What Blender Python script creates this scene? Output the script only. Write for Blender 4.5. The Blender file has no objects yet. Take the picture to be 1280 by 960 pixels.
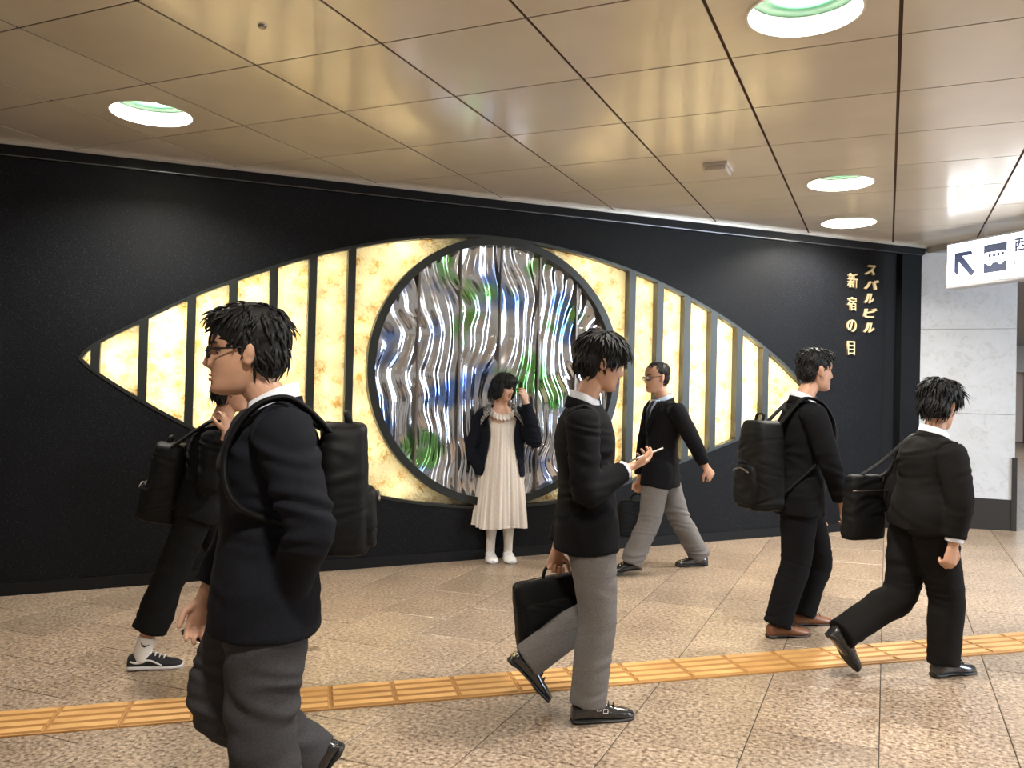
import bpy, bmesh, math, random
import numpy as np
from mathutils import Vector, Matrix, Euler, noise

random.seed(7); rng = np.random.default_rng(7)
scene = bpy.context.scene
COL = scene.collection
PI = math.pi

# ------------------------------------------------------------------ camera, world, light, exposure
CAMZ = 1.4846
cam_data = bpy.data.cameras.new('camera'); cam = bpy.data.objects.new('camera', cam_data); COL.objects.link(cam)
RIGHT = Vector((0.913558, 0.406007, 0.023862)); UPV = Vector((-0.015644, -0.023549, 0.999600)); FWD = Vector((-0.406407, 0.913566, 0.015162))
cam.matrix_world = Matrix(((RIGHT.x, UPV.x, -FWD.x, 0), (RIGHT.y, UPV.y, -FWD.y, 0), (RIGHT.z, UPV.z, -FWD.z, CAMZ), (0, 0, 0, 1)))
cam_data.sensor_width = 36.0; cam_data.lens = 1054.746 * 36 / 1280; cam_data.clip_start = 0.05; cam_data.clip_end = 200
scene.camera = cam
scene.view_settings.view_transform = 'Standard'; scene.view_settings.look = 'None'
scene.view_settings.gamma = 1.0; scene.view_settings.exposure = 0.15
scene.view_settings.use_curve_mapping = False
world = bpy.data.worlds.new('hall_ambient'); scene.world = world; world.use_nodes = True
world.node_tree.nodes['Background'].inputs[0].default_value = (1.0, 0.9, 0.76, 1)
world.node_tree.nodes['Background'].inputs[1].default_value = 0.35

def area_light(name, loc, size, energy, color, direction=(0, 0, -1), size_y=None):
    d = bpy.data.lights.new(name, 'AREA'); d.energy = energy; d.color = color; d.size = size
    if size_y: d.shape = 'RECTANGLE'; d.size_y = size_y
    o = bpy.data.objects.new(name, d); COL.objects.link(o); o.location = loc
    o.rotation_euler = Vector(direction).to_track_quat('-Z', 'Y').to_euler()
    return o
# daylight-white corridor to the right, beyond the frame
area_light('corridor_light', (5.2, 6.6, 2.9), 2.2, 640, (0.74, 0.87, 1.0), (-0.66, 0.45, -0.55), 4.0)
area_light('far_corridor_light', (3.2, 19, 3.0), 1.6, 140, (0.95, 0.97, 1.0), (0, 0, -1), 8.0)
LAMP_W = 12.0           # each tube lamp behind the amber panes
DOWN_E = 430.0           # emission of the downlight globes

# ------------------------------------------------------------------ frame of the place
CEIL = 3.2066
def fl(x, y): return 0.015882 * x + 0.0203926 * y            # gently sloping floor
WD = np.array((0.705275, 0.708934)); WN = np.array((0.708934, -0.705275)); WF = -WN * 6.8976
def WP(s, z, off=0.0):
    p = WF + WD * s + WN * off
    return (p[0], p[1], z)
def wall_floor(s, off=0.0):
    p = WP(s, 0, off); return fl(p[0], p[1])

# ------------------------------------------------------------------ object helpers
def link(o, parent=None):
    COL.objects.link(o)
    if parent is not None: o.parent = parent
    return o
def mesh_obj(name, V, F, mat, parent=None, smooth=False):
    me = bpy.data.meshes.new(name)
    me.from_pydata([tuple(map(float, v)) for v in V], [], [tuple(int(i) for i in f) for f in F]); me.update()
    if smooth: me.shade_smooth()
    if mat: me.materials.append(mat)
    return link(bpy.data.objects.new(name, me), parent)
def bm_obj(name, bm, mat, parent=None, smooth=False):
    me = bpy.data.meshes.new(name); bmesh.ops.recalc_face_normals(bm, faces=bm.faces); bm.to_mesh(me); bm.free()
    if smooth: me.shade_smooth()
    if mat: me.materials.append(mat)
    return link(bpy.data.objects.new(name, me), parent)
def empty(name, loc, rz=0.0):
    o = bpy.data.objects.new(name, None); o.empty_display_size = 0.1; link(o); o.location = loc; o.rotation_euler = (0, 0, rz); return o
def tag(o, label=None, cat=None, group=None, kind=None):
    if label: o['label'] = label
    if cat: o['category'] = cat
    if group: o['group'] = group
    if kind: o['kind'] = kind
    return o
def box(V, F, lo, hi, M=None):
    b = len(V); (x0, y0, z0), (x1, y1, z1) = lo, hi
    P = [(x0,y0,z0),(x1,y0,z0),(x1,y1,z0),(x0,y1,z0),(x0,y0,z1),(x1,y0,z1),(x1,y1,z1),(x0,y1,z1)]
    if M is not None: P = [tuple(M @ Vector(p)) for p in P]
    V += P; F += [(b,b+3,b+2,b+1),(b+4,b+5,b+6,b+7),(b,b+1,b+5,b+4),(b+1,b+2,b+6,b+5),(b+2,b+3,b+7,b+6),(b+3,b,b+4,b+7)]
def prism(poly, P, o0, o1):
    """closed slab from a flat polygon; P maps (a, b, off) to a point"""
    bm = bmesh.new()
    v0 = [bm.verts.new(P(a, b, o0)) for a, b in poly]; v1 = [bm.verts.new(P(a, b, o1)) for a, b in poly]
    n = len(poly)
    f0 = bm.faces.new(v0); f1 = bm.faces.new(v1[::-1])
    for i in range(n): bm.faces.new((v0[i], v1[i], v1[(i+1) % n], v0[(i+1) % n]))
    bm.normal_update(); bmesh.ops.triangulate(bm, faces=[f0, f1], ngon_method='EAR_CLIP')
    return bm
def bevel(o, w=0.004, seg=2):
    m = o.modifiers.new('bevel', 'BEVEL'); m.width = w; m.segments = seg; m.limit_method = 'ANGLE'; return o

# ------------------------------------------------------------------ materials
def mat(name, color=(.5,.5,.5), rough=.5, metal=0.0, spec=.5, coat=0.0, emis=None, estr=0.0, sss=0.0, sheen=0.0):
    m = bpy.data.materials.new(name); m.use_nodes = True
    b = m.node_tree.nodes['Principled BSDF']
    b.inputs['Base Color'].default_value = (*color, 1); b.inputs['Roughness'].default_value = rough
    b.inputs['Metallic'].default_value = metal; b.inputs['Specular IOR Level'].default_value = spec
    b.inputs['Coat Weight'].default_value = coat
    if emis: b.inputs['Emission Color'].default_value = (*emis, 1); b.inputs['Emission Strength'].default_value = estr
    if sss: b.inputs['Subsurface Weight'].default_value = sss; b.inputs['Subsurface Radius'].default_value = (.01, .004, .002)
    if sheen: b.inputs['Sheen Weight'].default_value = sheen; b.inputs['Sheen Roughness'].default_value = .5
    return m
class NT:
    """short hand for building node trees"""
    def __init__(s, m): s.m = m; s.t = m.node_tree; s.b = s.t.nodes.get('Principled BSDF'); s.out = s.t.nodes.get('Material Output')
    def n(s, kind, **kw):
        nd = s.t.nodes.new('ShaderNode' + kind)
        for k, v in kw.items():
            if k in nd.inputs: nd.inputs[k].default_value = v
            else: setattr(nd, k, v)
        return nd
    def l(s, a, b): s.t.links.new(a, b)
    def coords(s, which='Object', scale=None):
        c = s.n('TexCoord'); o = c.outputs[which]
        if scale:
            mp = s.n('Mapping'); mp.inputs['Scale'].default_value = scale; s.l(o, mp.inputs['Vector']); o = mp.outputs[0]
        return o
    def ramp(s, src, stops, interp='LINEAR'):
        r = s.n('ValToRGB'); r.color_ramp.interpolation = interp
        e = r.color_ramp.elements
        while len(e) < len(stops): e.new(.5)
        for i, (p, c) in enumerate(stops): e[i].position = p; e[i].color = (*c, 1)
        s.l(src, r.inputs[0]); return r.outputs[0]
    def mix(s, fac, a, b, mode='MIX'):
        x = s.n('Mix', data_type='RGBA', blend_type=mode)
        for src, i in ((fac, 0), (a, 6), (b, 7)):
            if hasattr(src, 'is_linked'): s.l(src, x.inputs[i])
            else: x.inputs[i].default_value = src if i == 0 else (*src, 1)
        return x.outputs[2]
    def bump(s, h, strength=.3, dist=.01):
        b = s.n('Bump', Strength=strength, Distance=dist); s.l(h, b.inputs['Height']); s.l(b.outputs[0], s.b.inputs['Normal'])

# granite floor: beige ground with fine brown and pale grains
M_floor = mat('granite_tile', rough=.34, spec=.45); t = NT(M_floor)
co = t.coords('Object')
geo = t.n('ObjectInfo')
ad = t.n('VectorMath', operation='MULTIPLY_ADD'); t.l(geo.outputs['Random'], ad.inputs[0]); ad.inputs[1].default_value = (37, 53, 0); t.l(co, ad.inputs[2])
n1 = t.n('TexNoise', Scale=52.0, Detail=4.0, Roughness=.65); t.l(ad.outputs[0], n1.inputs['Vector'])
n2 = t.n('TexNoise', Scale=1.6, Detail=3.0); t.l(ad.outputs[0], n2.inputs['Vector'])
v1 = t.n('TexVoronoi', Scale=70.0); t.l(ad.outputs[0], v1.inputs['Vector']); bw = t.n('RGBToBW'); t.l(v1.outputs['Color'], bw.inputs[0])
c1 = t.ramp(n1.outputs['Fac'], [(.36, (.085, .055, .038)), (.44, (.25, .19, .138)), (.55, (.39, .31, .24)), (.66, (.53, .45, .365))])
c2 = t.mix(.35, c1, bw.outputs[0], 'SOFT_LIGHT')
c3 = t.ramp(n2.outputs['Fac'], [(.3, (.80, .76, .72)), (.7, (1.08, 1.05, 1.0))])
c4 = t.mix(1.0, c2, c3, 'MULTIPLY')
rv = t.ramp(geo.outputs['Random'], [(0, (.9, .9, .9)), (1, (1.06, 1.04, 1.02))])
t.l(t.mix(1.0, c4, rv, 'MULTIPLY'), t.b.inputs['Base Color'])
M_grout = mat('dark_grout', (.05, .038, .028), .8)

M_tact = mat('yellow_tactile', (.62, .30, .075), .5); t = NT(M_tact)
n1 = t.n('TexNoise', Scale=5.0, Detail=6.0); t.l(t.coords('Object'), n1.inputs['Vector'])
oi = t.n('ObjectInfo')
a = t.ramp(n1.outputs['Fac'], [(.3, (.52, .275, .085)), (.7, (.70, .41, .15))])
t.l(t.mix(1.0, a, t.ramp(oi.outputs['Random'], [(0, (.86, .84, .8)), (1, (1.06, 1.05, 1.03))]), 'MULTIPLY'), t.b.inputs['Base Color'])

# satin beige metal ceiling panels
M_ceil = mat('beige_ceiling_panel', (.52, .42, .30), .36, 0.0, .5, .7); t = NT(M_ceil)
t.b.inputs['Coat Roughness'].default_value = .17
n1 = t.n('TexNoise', Scale=1.7, Detail=4.0); t.l(t.coords('Object'), n1.inputs['Vector'])
oi = t.n('ObjectInfo')
a = t.ramp(n1.outputs['Fac'], [(.3, (.66, .59, .485)), (.7, (.755, .69, .585))])
t.l(t.mix(1.0, a, t.ramp(oi.outputs['Random'], [(0, (.93, .93, .92)), (1, (1.04, 1.04, 1.05))]), 'MULTIPLY'), t.b.inputs['Base Color'])
M_ceilback = mat('ceiling_void', (.06, .03, .016), .9)
M_soffit = mat('grey_soffit', (.42, .42, .43), .35, 0, .5)

# charcoal stone wall with fine sparkle
M_wall = mat('charcoal_wall', (.016, .017, .020), .5, 0, .11); t = NT(M_wall)
co = t.coords('Object')
n1 = t.n('TexNoise', Scale=150.0, Detail=2.0); t.l(co, n1.inputs['Vector'])
n2 = t.n('TexNoise', Scale=1.2, Detail=3.0); t.l(co, n2.inputs['Vector'])
a = t.ramp(n1.outputs['Fac'], [(.45, (.0045, .0046, .0056)), (.62, (.0085, .009, .0105)), (.74, (.04, .042, .047))])
t.l(t.mix(1.0, a, t.ramp(n2.outputs['Fac'], [(.3, (.8, .8, .8)), (.7, (1.15, 1.15, 1.2))]), 'MULTIPLY'), t.b.inputs['Base Color'])
t.bump(n1.outputs['Fac'], .12, .002)
M_wallplain = mat('black_trim', (.008, .008, .009), .5, 0, .15)
M_striplight = mat('pale_metal_strip', (.55, .52, .47), .35, .6)

# pale marble
M_marble = mat('pale_marble', (.70, .71, .73), .09, 0, .5); t = NT(M_marble)
co = t.coords('Object')
n1 = t.n('TexNoise', Scale=1.6, Detail=8.0, Roughness=.62, Distortion=1.4); t.l(co, n1.inputs['Vector'])
n2 = t.n('TexNoise', Scale=9.0, Detail=5.0, Distortion=2.0); t.l(co, n2.inputs['Vector'])
a = t.ramp(n1.outputs['Fac'], [(.30, (.41, .41, .405)), (.42, (.47, .475, .49)), (.6, (.51, .52, .55))])
b_ = t.ramp(n2.outputs['Fac'], [(.34, (.82, .80, .77)), (.46, (1, 1, 1))])
t.l(t.mix(.6, a, b_, 'MULTIPLY'), t.b.inputs['Base Color'])
M_base = mat('dark_granite_base', (.022, .021, .021), .35)
M_steel = mat('brushed_steel', (.5, .5, .5), .3, 1.0)

# amber hammered glass, lit from behind
def amber(name, c0, c1):
    m = mat(name); t = NT(m); t.t.nodes.remove(t.b)
    co = t.coords('Object')
    v = t.n('TexVoronoi', Scale=8.5); t.l(co, v.inputs['Vector'])
    nz = t.n('TexNoise', Scale=22.0, Detail=4.0, Distortion=1.2); t.l(co, nz.inputs['Vector'])
    mul = t.n('Math', operation='MULTIPLY_ADD'); t.l(v.outputs['Distance'], mul.inputs[0]); mul.inputs[1].default_value = .55; t.l(nz.outputs['Fac'], mul.inputs[2])
    colr = t.ramp(mul.outputs[0], [(.42, c0), (.80, c1)])
    bp = t.n('Bump', Strength=.9, Distance=.02); t.l(mul.outputs[0], bp.inputs['Height'])
    tr = t.n('BsdfTranslucent'); gl = t.n('BsdfGlossy', Roughness=.12); df = t.n('BsdfDiffuse')
    t.l(colr, tr.inputs['Color']); t.l(colr, df.inputs['Color'])
    for x in (tr, gl, df): t.l(bp.outputs[0], x.inputs['Normal'])
    m1 = t.n('MixShader'); m1.inputs[0].default_value = .18; t.l(tr.outputs[0], m1.inputs[1]); t.l(df.outputs[0], m1.inputs[2])
    m2 = t.n('MixShader'); m2.inputs[0].default_value = .06; t.l(m1.outputs[0], m2.inputs[1]); t.l(gl.outputs[0], m2.inputs[2])
    t.l(m2.outputs[0], t.out.inputs['Surface'])
    return m
M_amber = amber('amber_glass', (.50, .29, .05), (1.0, .92, .68))
M_boxin = mat('grey_lamp_box', (.30, .29, .27), .8)
M_bar = mat('dark_green_black_metal', (.018, .021, .020), .38, .3)
M_dome = mat('polished_dome', (.72, .69, .63), .16, 1.0)
M_seam = mat('grey_seam_metal', (.22, .19, .17), .35, .9)
# silvery ripple glass: metal sheen, some light passing through, tinted zones
M_rip = mat('silver_ripple_glass', (.72, .74, .80), .10, .94); t = NT(M_rip)
co = t.coords('Object')
nz = t.n('TexNoise', Scale=1.9, Detail=2.0); t.l(co, nz.inputs['Vector'])
nz2 = t.n('TexNoise', Scale=2.6, Detail=2.0); mp = t.n('Mapping'); mp.inputs['Location'].default_value = (7, 3, 5); t.l(co, mp.inputs[0]); t.l(mp.outputs[0], nz2.inputs['Vector'])
blue = t.ramp(nz.outputs['Fac'], [(.53, (0, 0, 0)), (.63, (1, 1, 1))]); green = t.ramp(nz2.outputs['Fac'], [(.58, (0, 0, 0)), (.68, (1, 1, 1))])
a = t.mix(blue, (.74, .76, .82), (.20, .34, .80)); a = t.mix(green, a, (.24, .55, .20)); t.l(a, t.b.inputs['Base Color'])

# clothing and skin
def cloth(name, c, rough=.9, sheen=.0, scale=260.0, var=.2):
    m = mat(name, c, rough, 0, .14, sheen=sheen); t = NT(m); co = t.coords('Object')
    n1 = t.n('TexNoise', Scale=scale, Detail=2.0); t.l(co, n1.inputs['Vector'])
    lo = tuple(x * (1 - var) for x in c); hi = tuple(min(1, x * (1 + var)) for x in c)
    t.l(t.ramp(n1.outputs['Fac'], [(.35, lo), (.65, hi)]), t.b.inputs['Base Color']); t.bump(n1.outputs['Fac'], .25, .002)
    return m
M_suit = cloth('black_suit_wool', (.0052, .005, .0060)); M_navy = cloth('navy_suit_wool', (.0075, .008, .0115)); M_brownblack = cloth('brown_black_wool', (.0082, .0071, .0069))
M_greytr = cloth('grey_trouser_wool', (.150, .138, .132)); M_darkgrey = cloth('dark_grey_trouser_wool', (.045, .0435, .047)); M_black = cloth('black_cotton', (.0065, .0065, .007))
M_shirt = cloth('white_shirt', (.72, .74, .80), .7, 0, 200.0, .05); M_blueshirt = cloth('light_blue_shirt', (.42, .50, .66), .7, 0, 200.0, .06)
M_dress = cloth('ivory_linen', (.66, .60, .54), .85, .2, 180.0, .10); M_cardi = cloth('dark_navy_knit', (.007, .0085, .014), .95, .0, 120.0, .4)
M_lace = cloth('grey_lace', (.20, .19, .18), .8, 0, 60.0, .9); M_tights = cloth('cream_tights', (.62, .56, .50), .7, .2)
M_nylon = cloth('black_nylon', (.006, .006, .0065), .6, 0); M_tie = cloth('dark_tie', (.02, .02, .026), .5, 0)
M_sock = cloth('white_sock', (.72, .69, .66), .9, 0, 200.0, .05)
def skin(name, c):
    m = mat(name, c, .5, 0, .4, sss=.12); t = NT(m)
    n1 = t.n('TexNoise', Scale=14.0, Detail=4.0); t.l(t.coords('Object'), n1.inputs['Vector'])
    t.l(t.ramp(n1.outputs['Fac'], [(.3, tuple(x * .88 for x in c)), (.7, tuple(min(1, x * 1.1) for x in c))]), t.b.inputs['Base Color'])
    return m
M_skin = skin('warm_skin', (.52, .29, .19)); M_skinw = skin('fair_skin', (.60, .37, .27))
M_hair = mat('black_hair', (.006, .0055, .006), .6, 0, .3); M_brow = mat('eyebrow_black', (.02, .015, .012), .7)
M_lip = mat('lip', (.36, .13, .11), .45); M_eyew = mat('eye_white', (.55, .52, .50), .25); M_iris = mat('eye_iris', (.012, .008, .006), .1)
M_shoeblk = mat('black_leather', (.010, .010, .011), .22, 0, .6, .4); M_sole = mat('black_rubber', (.012, .012, .012), .6)
M_shoebrn = mat('brown_leather', (.17, .062, .024), .38, 0, .5); M_solebrn = mat('dark_brown_sole', (.03, .018, .012), .6)
M_white = mat('white_leather', (.78, .76, .74), .4); M_canvas = mat('black_canvas', (.012, .012, .014), .8); M_solew = mat('white_rubber', (.62, .60, .60), .55)
M_lace_w = mat('white_laces', (.75, .74, .72), .8); M_frame = mat('black_acetate', (.008, .008, .009), .25)
M_lens = mat('clear_lens', (.9, .9, .9), .02); NT(M_lens).b.inputs['Transmission Weight'].default_value = .95
M_phone = mat('phone_back', (.60, .56, .50), .25, .2); M_glass = mat('black_glass', (.01, .01, .012), .06)
M_gold = mat('gilt_letter', (.86, .66, .38), .32, .55)
M_signw = mat('backlit_sign_face', (.9, .9, .92), .3, emis=(.93, .96, 1.0), estr=4.0); M_signn = mat('sign_navy', (.045, .06, .13), .4, emis=(.16, .20, .38), estr=.25)
M_signbody = mat('sign_housing', (.55, .55, .58), .4, .3)
M_globe = mat('lamp_globe', (1, 1, 1), .3, emis=(1.0, .955, .87), estr=DOWN_E)
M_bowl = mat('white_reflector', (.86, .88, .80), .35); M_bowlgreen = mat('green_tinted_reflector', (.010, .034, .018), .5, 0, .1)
M_plastic = mat('grey_plastic', (.55, .50, .46), .4)
M_brown = mat('brown_wall', (.20, .15, .12), .6); M_doorbr = mat('dark_brown_door', (.10, .07, .055), .5); M_farwhite = mat('far_white', (.75, .75, .76), .6)
M_poster = mat('pale_poster', (.80, .66, .58), .5)

# ------------------------------------------------------------------ structure: ceiling
GX, GY, GT = 0.02992, 4.26870, 0.777537          # panel grid
def clip(poly, a, b, c):                           # keep a*x+b*y <= c
    out = []
    for i in range(len(poly)):
        p, q = poly[i], poly[(i + 1) % len(poly)]; dp = a * p[0] + b * p[1] - c; dq = a * q[0] + b * q[1] - c
        if dp <= 0: out.append(p)
        if dp * dq < 0: k = dp / (dp - dq); out.append((p[0] + k * (q[0] - p[0]), p[1] + k * (q[1] - p[1])))
    return out
ceiling = mesh_obj('ceiling', [], [], M_ceilback); tag(ceiling, kind='structure')
V, F = [], []; box(V, F, (-9, -7, CEIL + .40), (7, 34, CEIL + .45)); ceiling.data.from_pydata(V, [], F); ceiling.data.update()
soff_c = None
SOFF = (0.5948, 9.8850)                           # point on the soffit edge; the edge runs along WN
def panel_poly(i, j):
    gx, gy = .0085, .0055
    return [(GX + i * GT + gx, GY + j * GT + gy), (GX + (i + 1) * GT - gx, GY + j * GT + gy), (GX + (i + 1) * GT - gx, GY + (j + 1) * GT - gy), (GX + i * GT + gx, GY + (j + 1) * GT - gy)]
wall_c = float(-WN @ (WF + WN * .03))              # WN.p >= .. in front of the wall
LIGHTS = [(-1, -1), (-1, 3), (-1, 5), (-6, -1), (-1, -5), (4, -1), (4, 3), (4, -5)]
LR = .24
sq = None
for i in range(-11, 9):
    for j in range(-6, 9):
        poly = panel_poly(i, j)
        poly = clip(poly, -WN[0], -WN[1], wall_c)
        if len(poly) < 3: continue
        if i >= -1: poly = clip(poly, WD[0], WD[1], WD[0] * SOFF[0] + WD[1] * SOFF[1])
        if len(poly) < 3: continue
        ar = abs(sum(poly[k][0] * poly[(k+1) % len(poly)][1] - poly[(k+1) % len(poly)][0] * poly[k][1] for k in range(len(poly)))) / 2
        if ar < 1e-4: continue
        if (i, j) in LIGHTS:
            cx, cy = GX + (i + .5) * GT, GY + (j + .5) * GT
            V, F = [], []; N = 32; h = GT / 2
            for z in (CEIL, CEIL + .018):
                for k in range(N):
                    a = 2 * PI * k / N; V.append((cx + LR * math.cos(a), cy + LR * math.sin(a), z))
                for k in range(N):
                    a = 2 * PI * k / N; c, s = math.cos(a), math.sin(a); m = max(abs(c), abs(s)); V.append((cx + (h - .0085) * c / m, cy + (h - .0055) * s / m, z))
            for k in range(N):
                k2 = (k + 1) % N
                F.append((k, N + k, N + k2, k2)); F.append((2*N + k, 2*N + k2, 3*N + k2, 3*N + k)); F.append((N + k, 3*N + k, 3*N + k2, N + k2)); F.append((k, k2, 2*N + k2, 2*N + k))
            mesh_obj('ceiling_panel', V, F, M_ceil, ceiling)
        else:
            bm_obj('ceiling_panel', prism(poly, lambda a, b, o: (a, b, o), CEIL, CEIL + .018), M_ceil, ceiling)
# panels behind the camera (never in the photograph) as one sheet, and dark backing strips above the joints
V, F = [], []; box(V, F, (-9, -7, CEIL), (7, GY - 6 * GT - .004, CEIL + .018)); rest = mesh_obj('ceiling_sheet', V, F, M_ceil, ceiling)
for vert in (0, 1):                                  # dark joint strips between the panels
    for k in range(-11, 10) if vert else range(-6, 10):
        w = .012 if vert else .009; g = (GX if vert else GY) + k * GT
        poly = [(g - w, GY - 6*GT), (g + w, GY - 6*GT), (g + w, GY + 10*GT), (g - w, GY + 10*GT)] if vert else [(-9, g - w), (7, g - w), (7, g + w), (-9, g + w)]
        poly = clip(poly, -WN[0], -WN[1], wall_c)
        if len(poly) > 2 and (not vert or k > -1): poly = clip(poly, WD[0], WD[1], WD[0] * SOFF[0] + WD[1] * SOFF[1])
        if len(poly) > 2: bm_obj('joint_strip', prism(poly, lambda a, b, o: (a, b, o), CEIL + .0035 + .002*vert, CEIL + .0045 + .002*vert), M_ceilback, ceiling)
bk = prism([(-9, GY - 6*GT), (7.2, GY - 6*GT), (7.2, 10.4), (.45, 10.1), (-8.8, .9)], lambda a, b, o: (a, b, o), CEIL + .30, CEIL + .302)
bm_obj('ceiling_backing', bk, M_ceilback, ceiling)
# lower grey soffit to the right of the line square to the wall
sp = [(SOFF[0] - .42 * WN[0], SOFF[1] - .42 * WN[1]), (SOFF[0] + 6.5 * WN[0], SOFF[1] + 6.5 * WN[1]), (7, 34), (-.5, 34), (-.5, 10.3)]
soff = bm_obj('ceiling_soffit', prism(sp, lambda a, b, o: (a, b, o), CEIL - .066, CEIL + .03), M_soffit); tag(soff, kind='structure')
# ------------------------------------------------------------------ structure: floor
floor = mesh_obj('floor', [], [], M_grout); tag(floor, kind='structure')
V, F = [], []; box(V, F, (-9, -6, -.10), (9, 32, -.0025)); floor.data.from_pydata(V, [], F); floor.data.update()
floor.rotation_euler = (math.atan(.0203926), -math.atan(.015882), 0)
FX, FW, FLN = -0.00708, 0.506138, 0.65
def tile_mesh(n):
    V, F = [], []; g = .0022; w, l = FW / 2 - g, FLN / 2 - g; b = .0022
    V = [(-w,-l,-.006),(w,-l,-.006),(w,l,-.006),(-w,l,-.006),(-w,-l,-b),(w,-l,-b),(w,l,-b),(-w,l,-b),(-w+b,-l+b,0),(w-b,-l+b,0),(w-b,l-b,0),(-w+b,l-b,0)]
    F = [(0,1,5,4),(1,2,6,5),(2,3,7,6),(3,0,4,7),(4,5,9,8),(5,6,10,9),(6,7,11,10),(7,4,8,11),(8,9,10,11)]
    me = bpy.data.meshes.new(n); me.from_pydata(V, [], F); me.update(); me.materials.append(M_floor); return me
tm = tile_mesh('floor_tile'); RV, RF = [], []
def in_view(x, y):
    d = -.406407 * x + .913566 * y; r = .913558 * x + .406007 * y
    return d > 1.9 and abs(r) < .64 * d + .5 and y < 10.9
ntile = 0
for ci in range(-16, 16):
    y0 = (2.83 if ci % 2 == 0 else 3.155) - 12 * FLN
    for k in range(0, 60):
        cx, cy = FX + (ci + .5) * FW, y0 + (k + .5) * FLN
        if float(WN @ (np.array((cx, cy)) - WF)) < -.45 and cx < .3: continue
        if cx > 6 or cy > 31: continue
        if in_view(cx, cy) and ntile < 300:
            o = bpy.data.objects.new('floor_tile', tm); link(o, floor); o.location = (cx, cy, 0); ntile += 1
        else:
            b0 = len(RV); w, l = FW/2 - .0016, FLN/2 - .0016
            RV += [(cx-w, cy-l, 0), (cx+w, cy-l, 0), (cx+w, cy+l, 0), (cx-w, cy+l, 0)]; RF.append((b0, b0+1, b0+2, b0+3))
ro = mesh_obj('floor_tile_field', RV, RF, M_floor, floor); ro['kind'] = 'stuff'
# tactile strip: raised-bar blocks laid end to end
TA = math.atan(.7565); td = np.array((math.cos(TA), math.sin(TA))); tn = np.array((-td[1], td[0]))
M_tactd = mat('worn_yellow_groove', (.40, .20, .055), .65)
V, F = [], []; L2 = .1488; box(V, F, (-L2, -.152, -.004), (L2, .152, .0025))
for k in range(4):
    yb = -.112 + k * .0747; b0 = len(V); h = .0095
    V += [(-L2+.006, yb-.028, .0025), (L2-.006, yb-.028, .0025), (L2-.006, yb+.028, .0025), (-L2+.006, yb+.028, .0025), (-L2+.012, yb-.022, h), (L2-.012, yb-.022, h), (L2-.012, yb+.022, h), (-L2+.012, yb+.022, h)]
    F += [(b0, b0+1, b0+5, b0+4), (b0+1, b0+2, b0+6, b0+5), (b0+2, b0+3, b0+7, b0+6), (b0+3, b0, b0+4, b0+7), (b0+4, b0+5, b0+6, b0+7)]
tme = bpy.data.meshes.new('tactile_block'); tme.from_pydata(V, [], F); tme.update(); tme.materials.append(M_tact); tme.materials.append(M_tactd)
for q, p_ in enumerate(tme.polygons): p_.material_index = 0 if q >= 6 and (q - 6) % 5 == 4 else 1
tc = np.array((-1.6, 3.9575)); tc = np.array((-1.6, .7583 * -1.6 + (3.11234 + 2.89069) / 2 * 1.722))
for k in range(-14, 18):
    p = tc + td * (k * .3 + .05)
    o = bpy.data.objects.new('tactile_block', tme); link(o, floor); o.location = (p[0], p[1], .0038); o.rotation_euler = (0, 0, TA)

# ------------------------------------------------------------------ structure: black wall
UP = [(-.72,1.69),(-.636,1.79),(-.328,1.981),(.03,2.19),(.393,2.362),(.84,2.545),(1.305,2.69),(1.774,2.796),(2.341,2.861),(2.906,2.842),(3.423,2.765),(3.839,2.672),(4.272,2.535),(4.678,2.372),(5.004,2.215),(5.244,2.079),(5.538,1.892),(5.79,1.70),(6.05,1.48)]
LO = [(-.72,1.69),(-.625,1.60),(-.34,1.412),(0,1.218),(.5,.97),(1.0,.775),(1.55,.63),(2.11,.546),(2.7,.525),(3.3,.585),(3.9,.74),(4.45,.925),(4.70,1.010),(5.34,1.23),(6.05,1.48)]
def smooth_curve(P, n):
    P = np.array(P, float); d = np.r_[0, np.cumsum(np.linalg.norm(np.diff(P, axis=0), axis=1))]; out = []
    for u in np.linspace(0, d[-1], n):
        i = min(max(np.searchsorted(d, u) - 1, 0), len(P) - 2); k = (u - d[i]) / (d[i+1] - d[i])
        p0, p1, p2, p3 = P[max(i-1, 0)], P[i], P[i+1], P[min(i+2, len(P)-1)]
        out.append(.5 * ((2*p1) + (-p0+p2)*k + (2*p0-5*p1+4*p2-p3)*k*k + (-p0+3*p1-3*p2+p3)*k**3))
    return np.array(out)
UPc, LOc = smooth_curve(UP, 90), smooth_curve(LO, 90)
SL, SR = -4.6, 6.86
def PWf(a, b, o): return WP(a, b, o)
upper = [(SL, CEIL - .02), (SL, 4.45)]; upper = [(SL, CEIL - .02), (SL, 2.95 + 1.6)]
dl = lambda s: 1.678 + (s + .722) * -.729            # left diagonal crease
dr = lambda s: 1.341 + (s - 6.204) * -.767           # right diagonal crease
polyU = [(SL, CEIL), (SR, CEIL), (SR, dr(SR))] + [tuple(p) for p in UPc[::-1]] + [(-1.242, 2.057), (-2.8, CEIL - .001)]
polyU = [(-2.8, CEIL), (SR, CEIL), (SR, dr(SR))] + [tuple(p) for p in UPc[::-1]] + [(-1.242, 2.057)]
wall = bm_obj('wall_back', prism(polyU, PWf, -.16, 0.0), M_wall); tag(wall, kind='structure')
polyL = [(SL, wall_floor(SL) - .02), (SL, CEIL), (-2.8, CEIL), (-1.242, 2.057)] + [tuple(p) for p in LOc] + [(SR, dr(SR)), (SR, wall_floor(SR) - .02)]
bm_obj('lower_slab', prism(polyL, PWf, -.16, .022), M_wall, wall)
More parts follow.
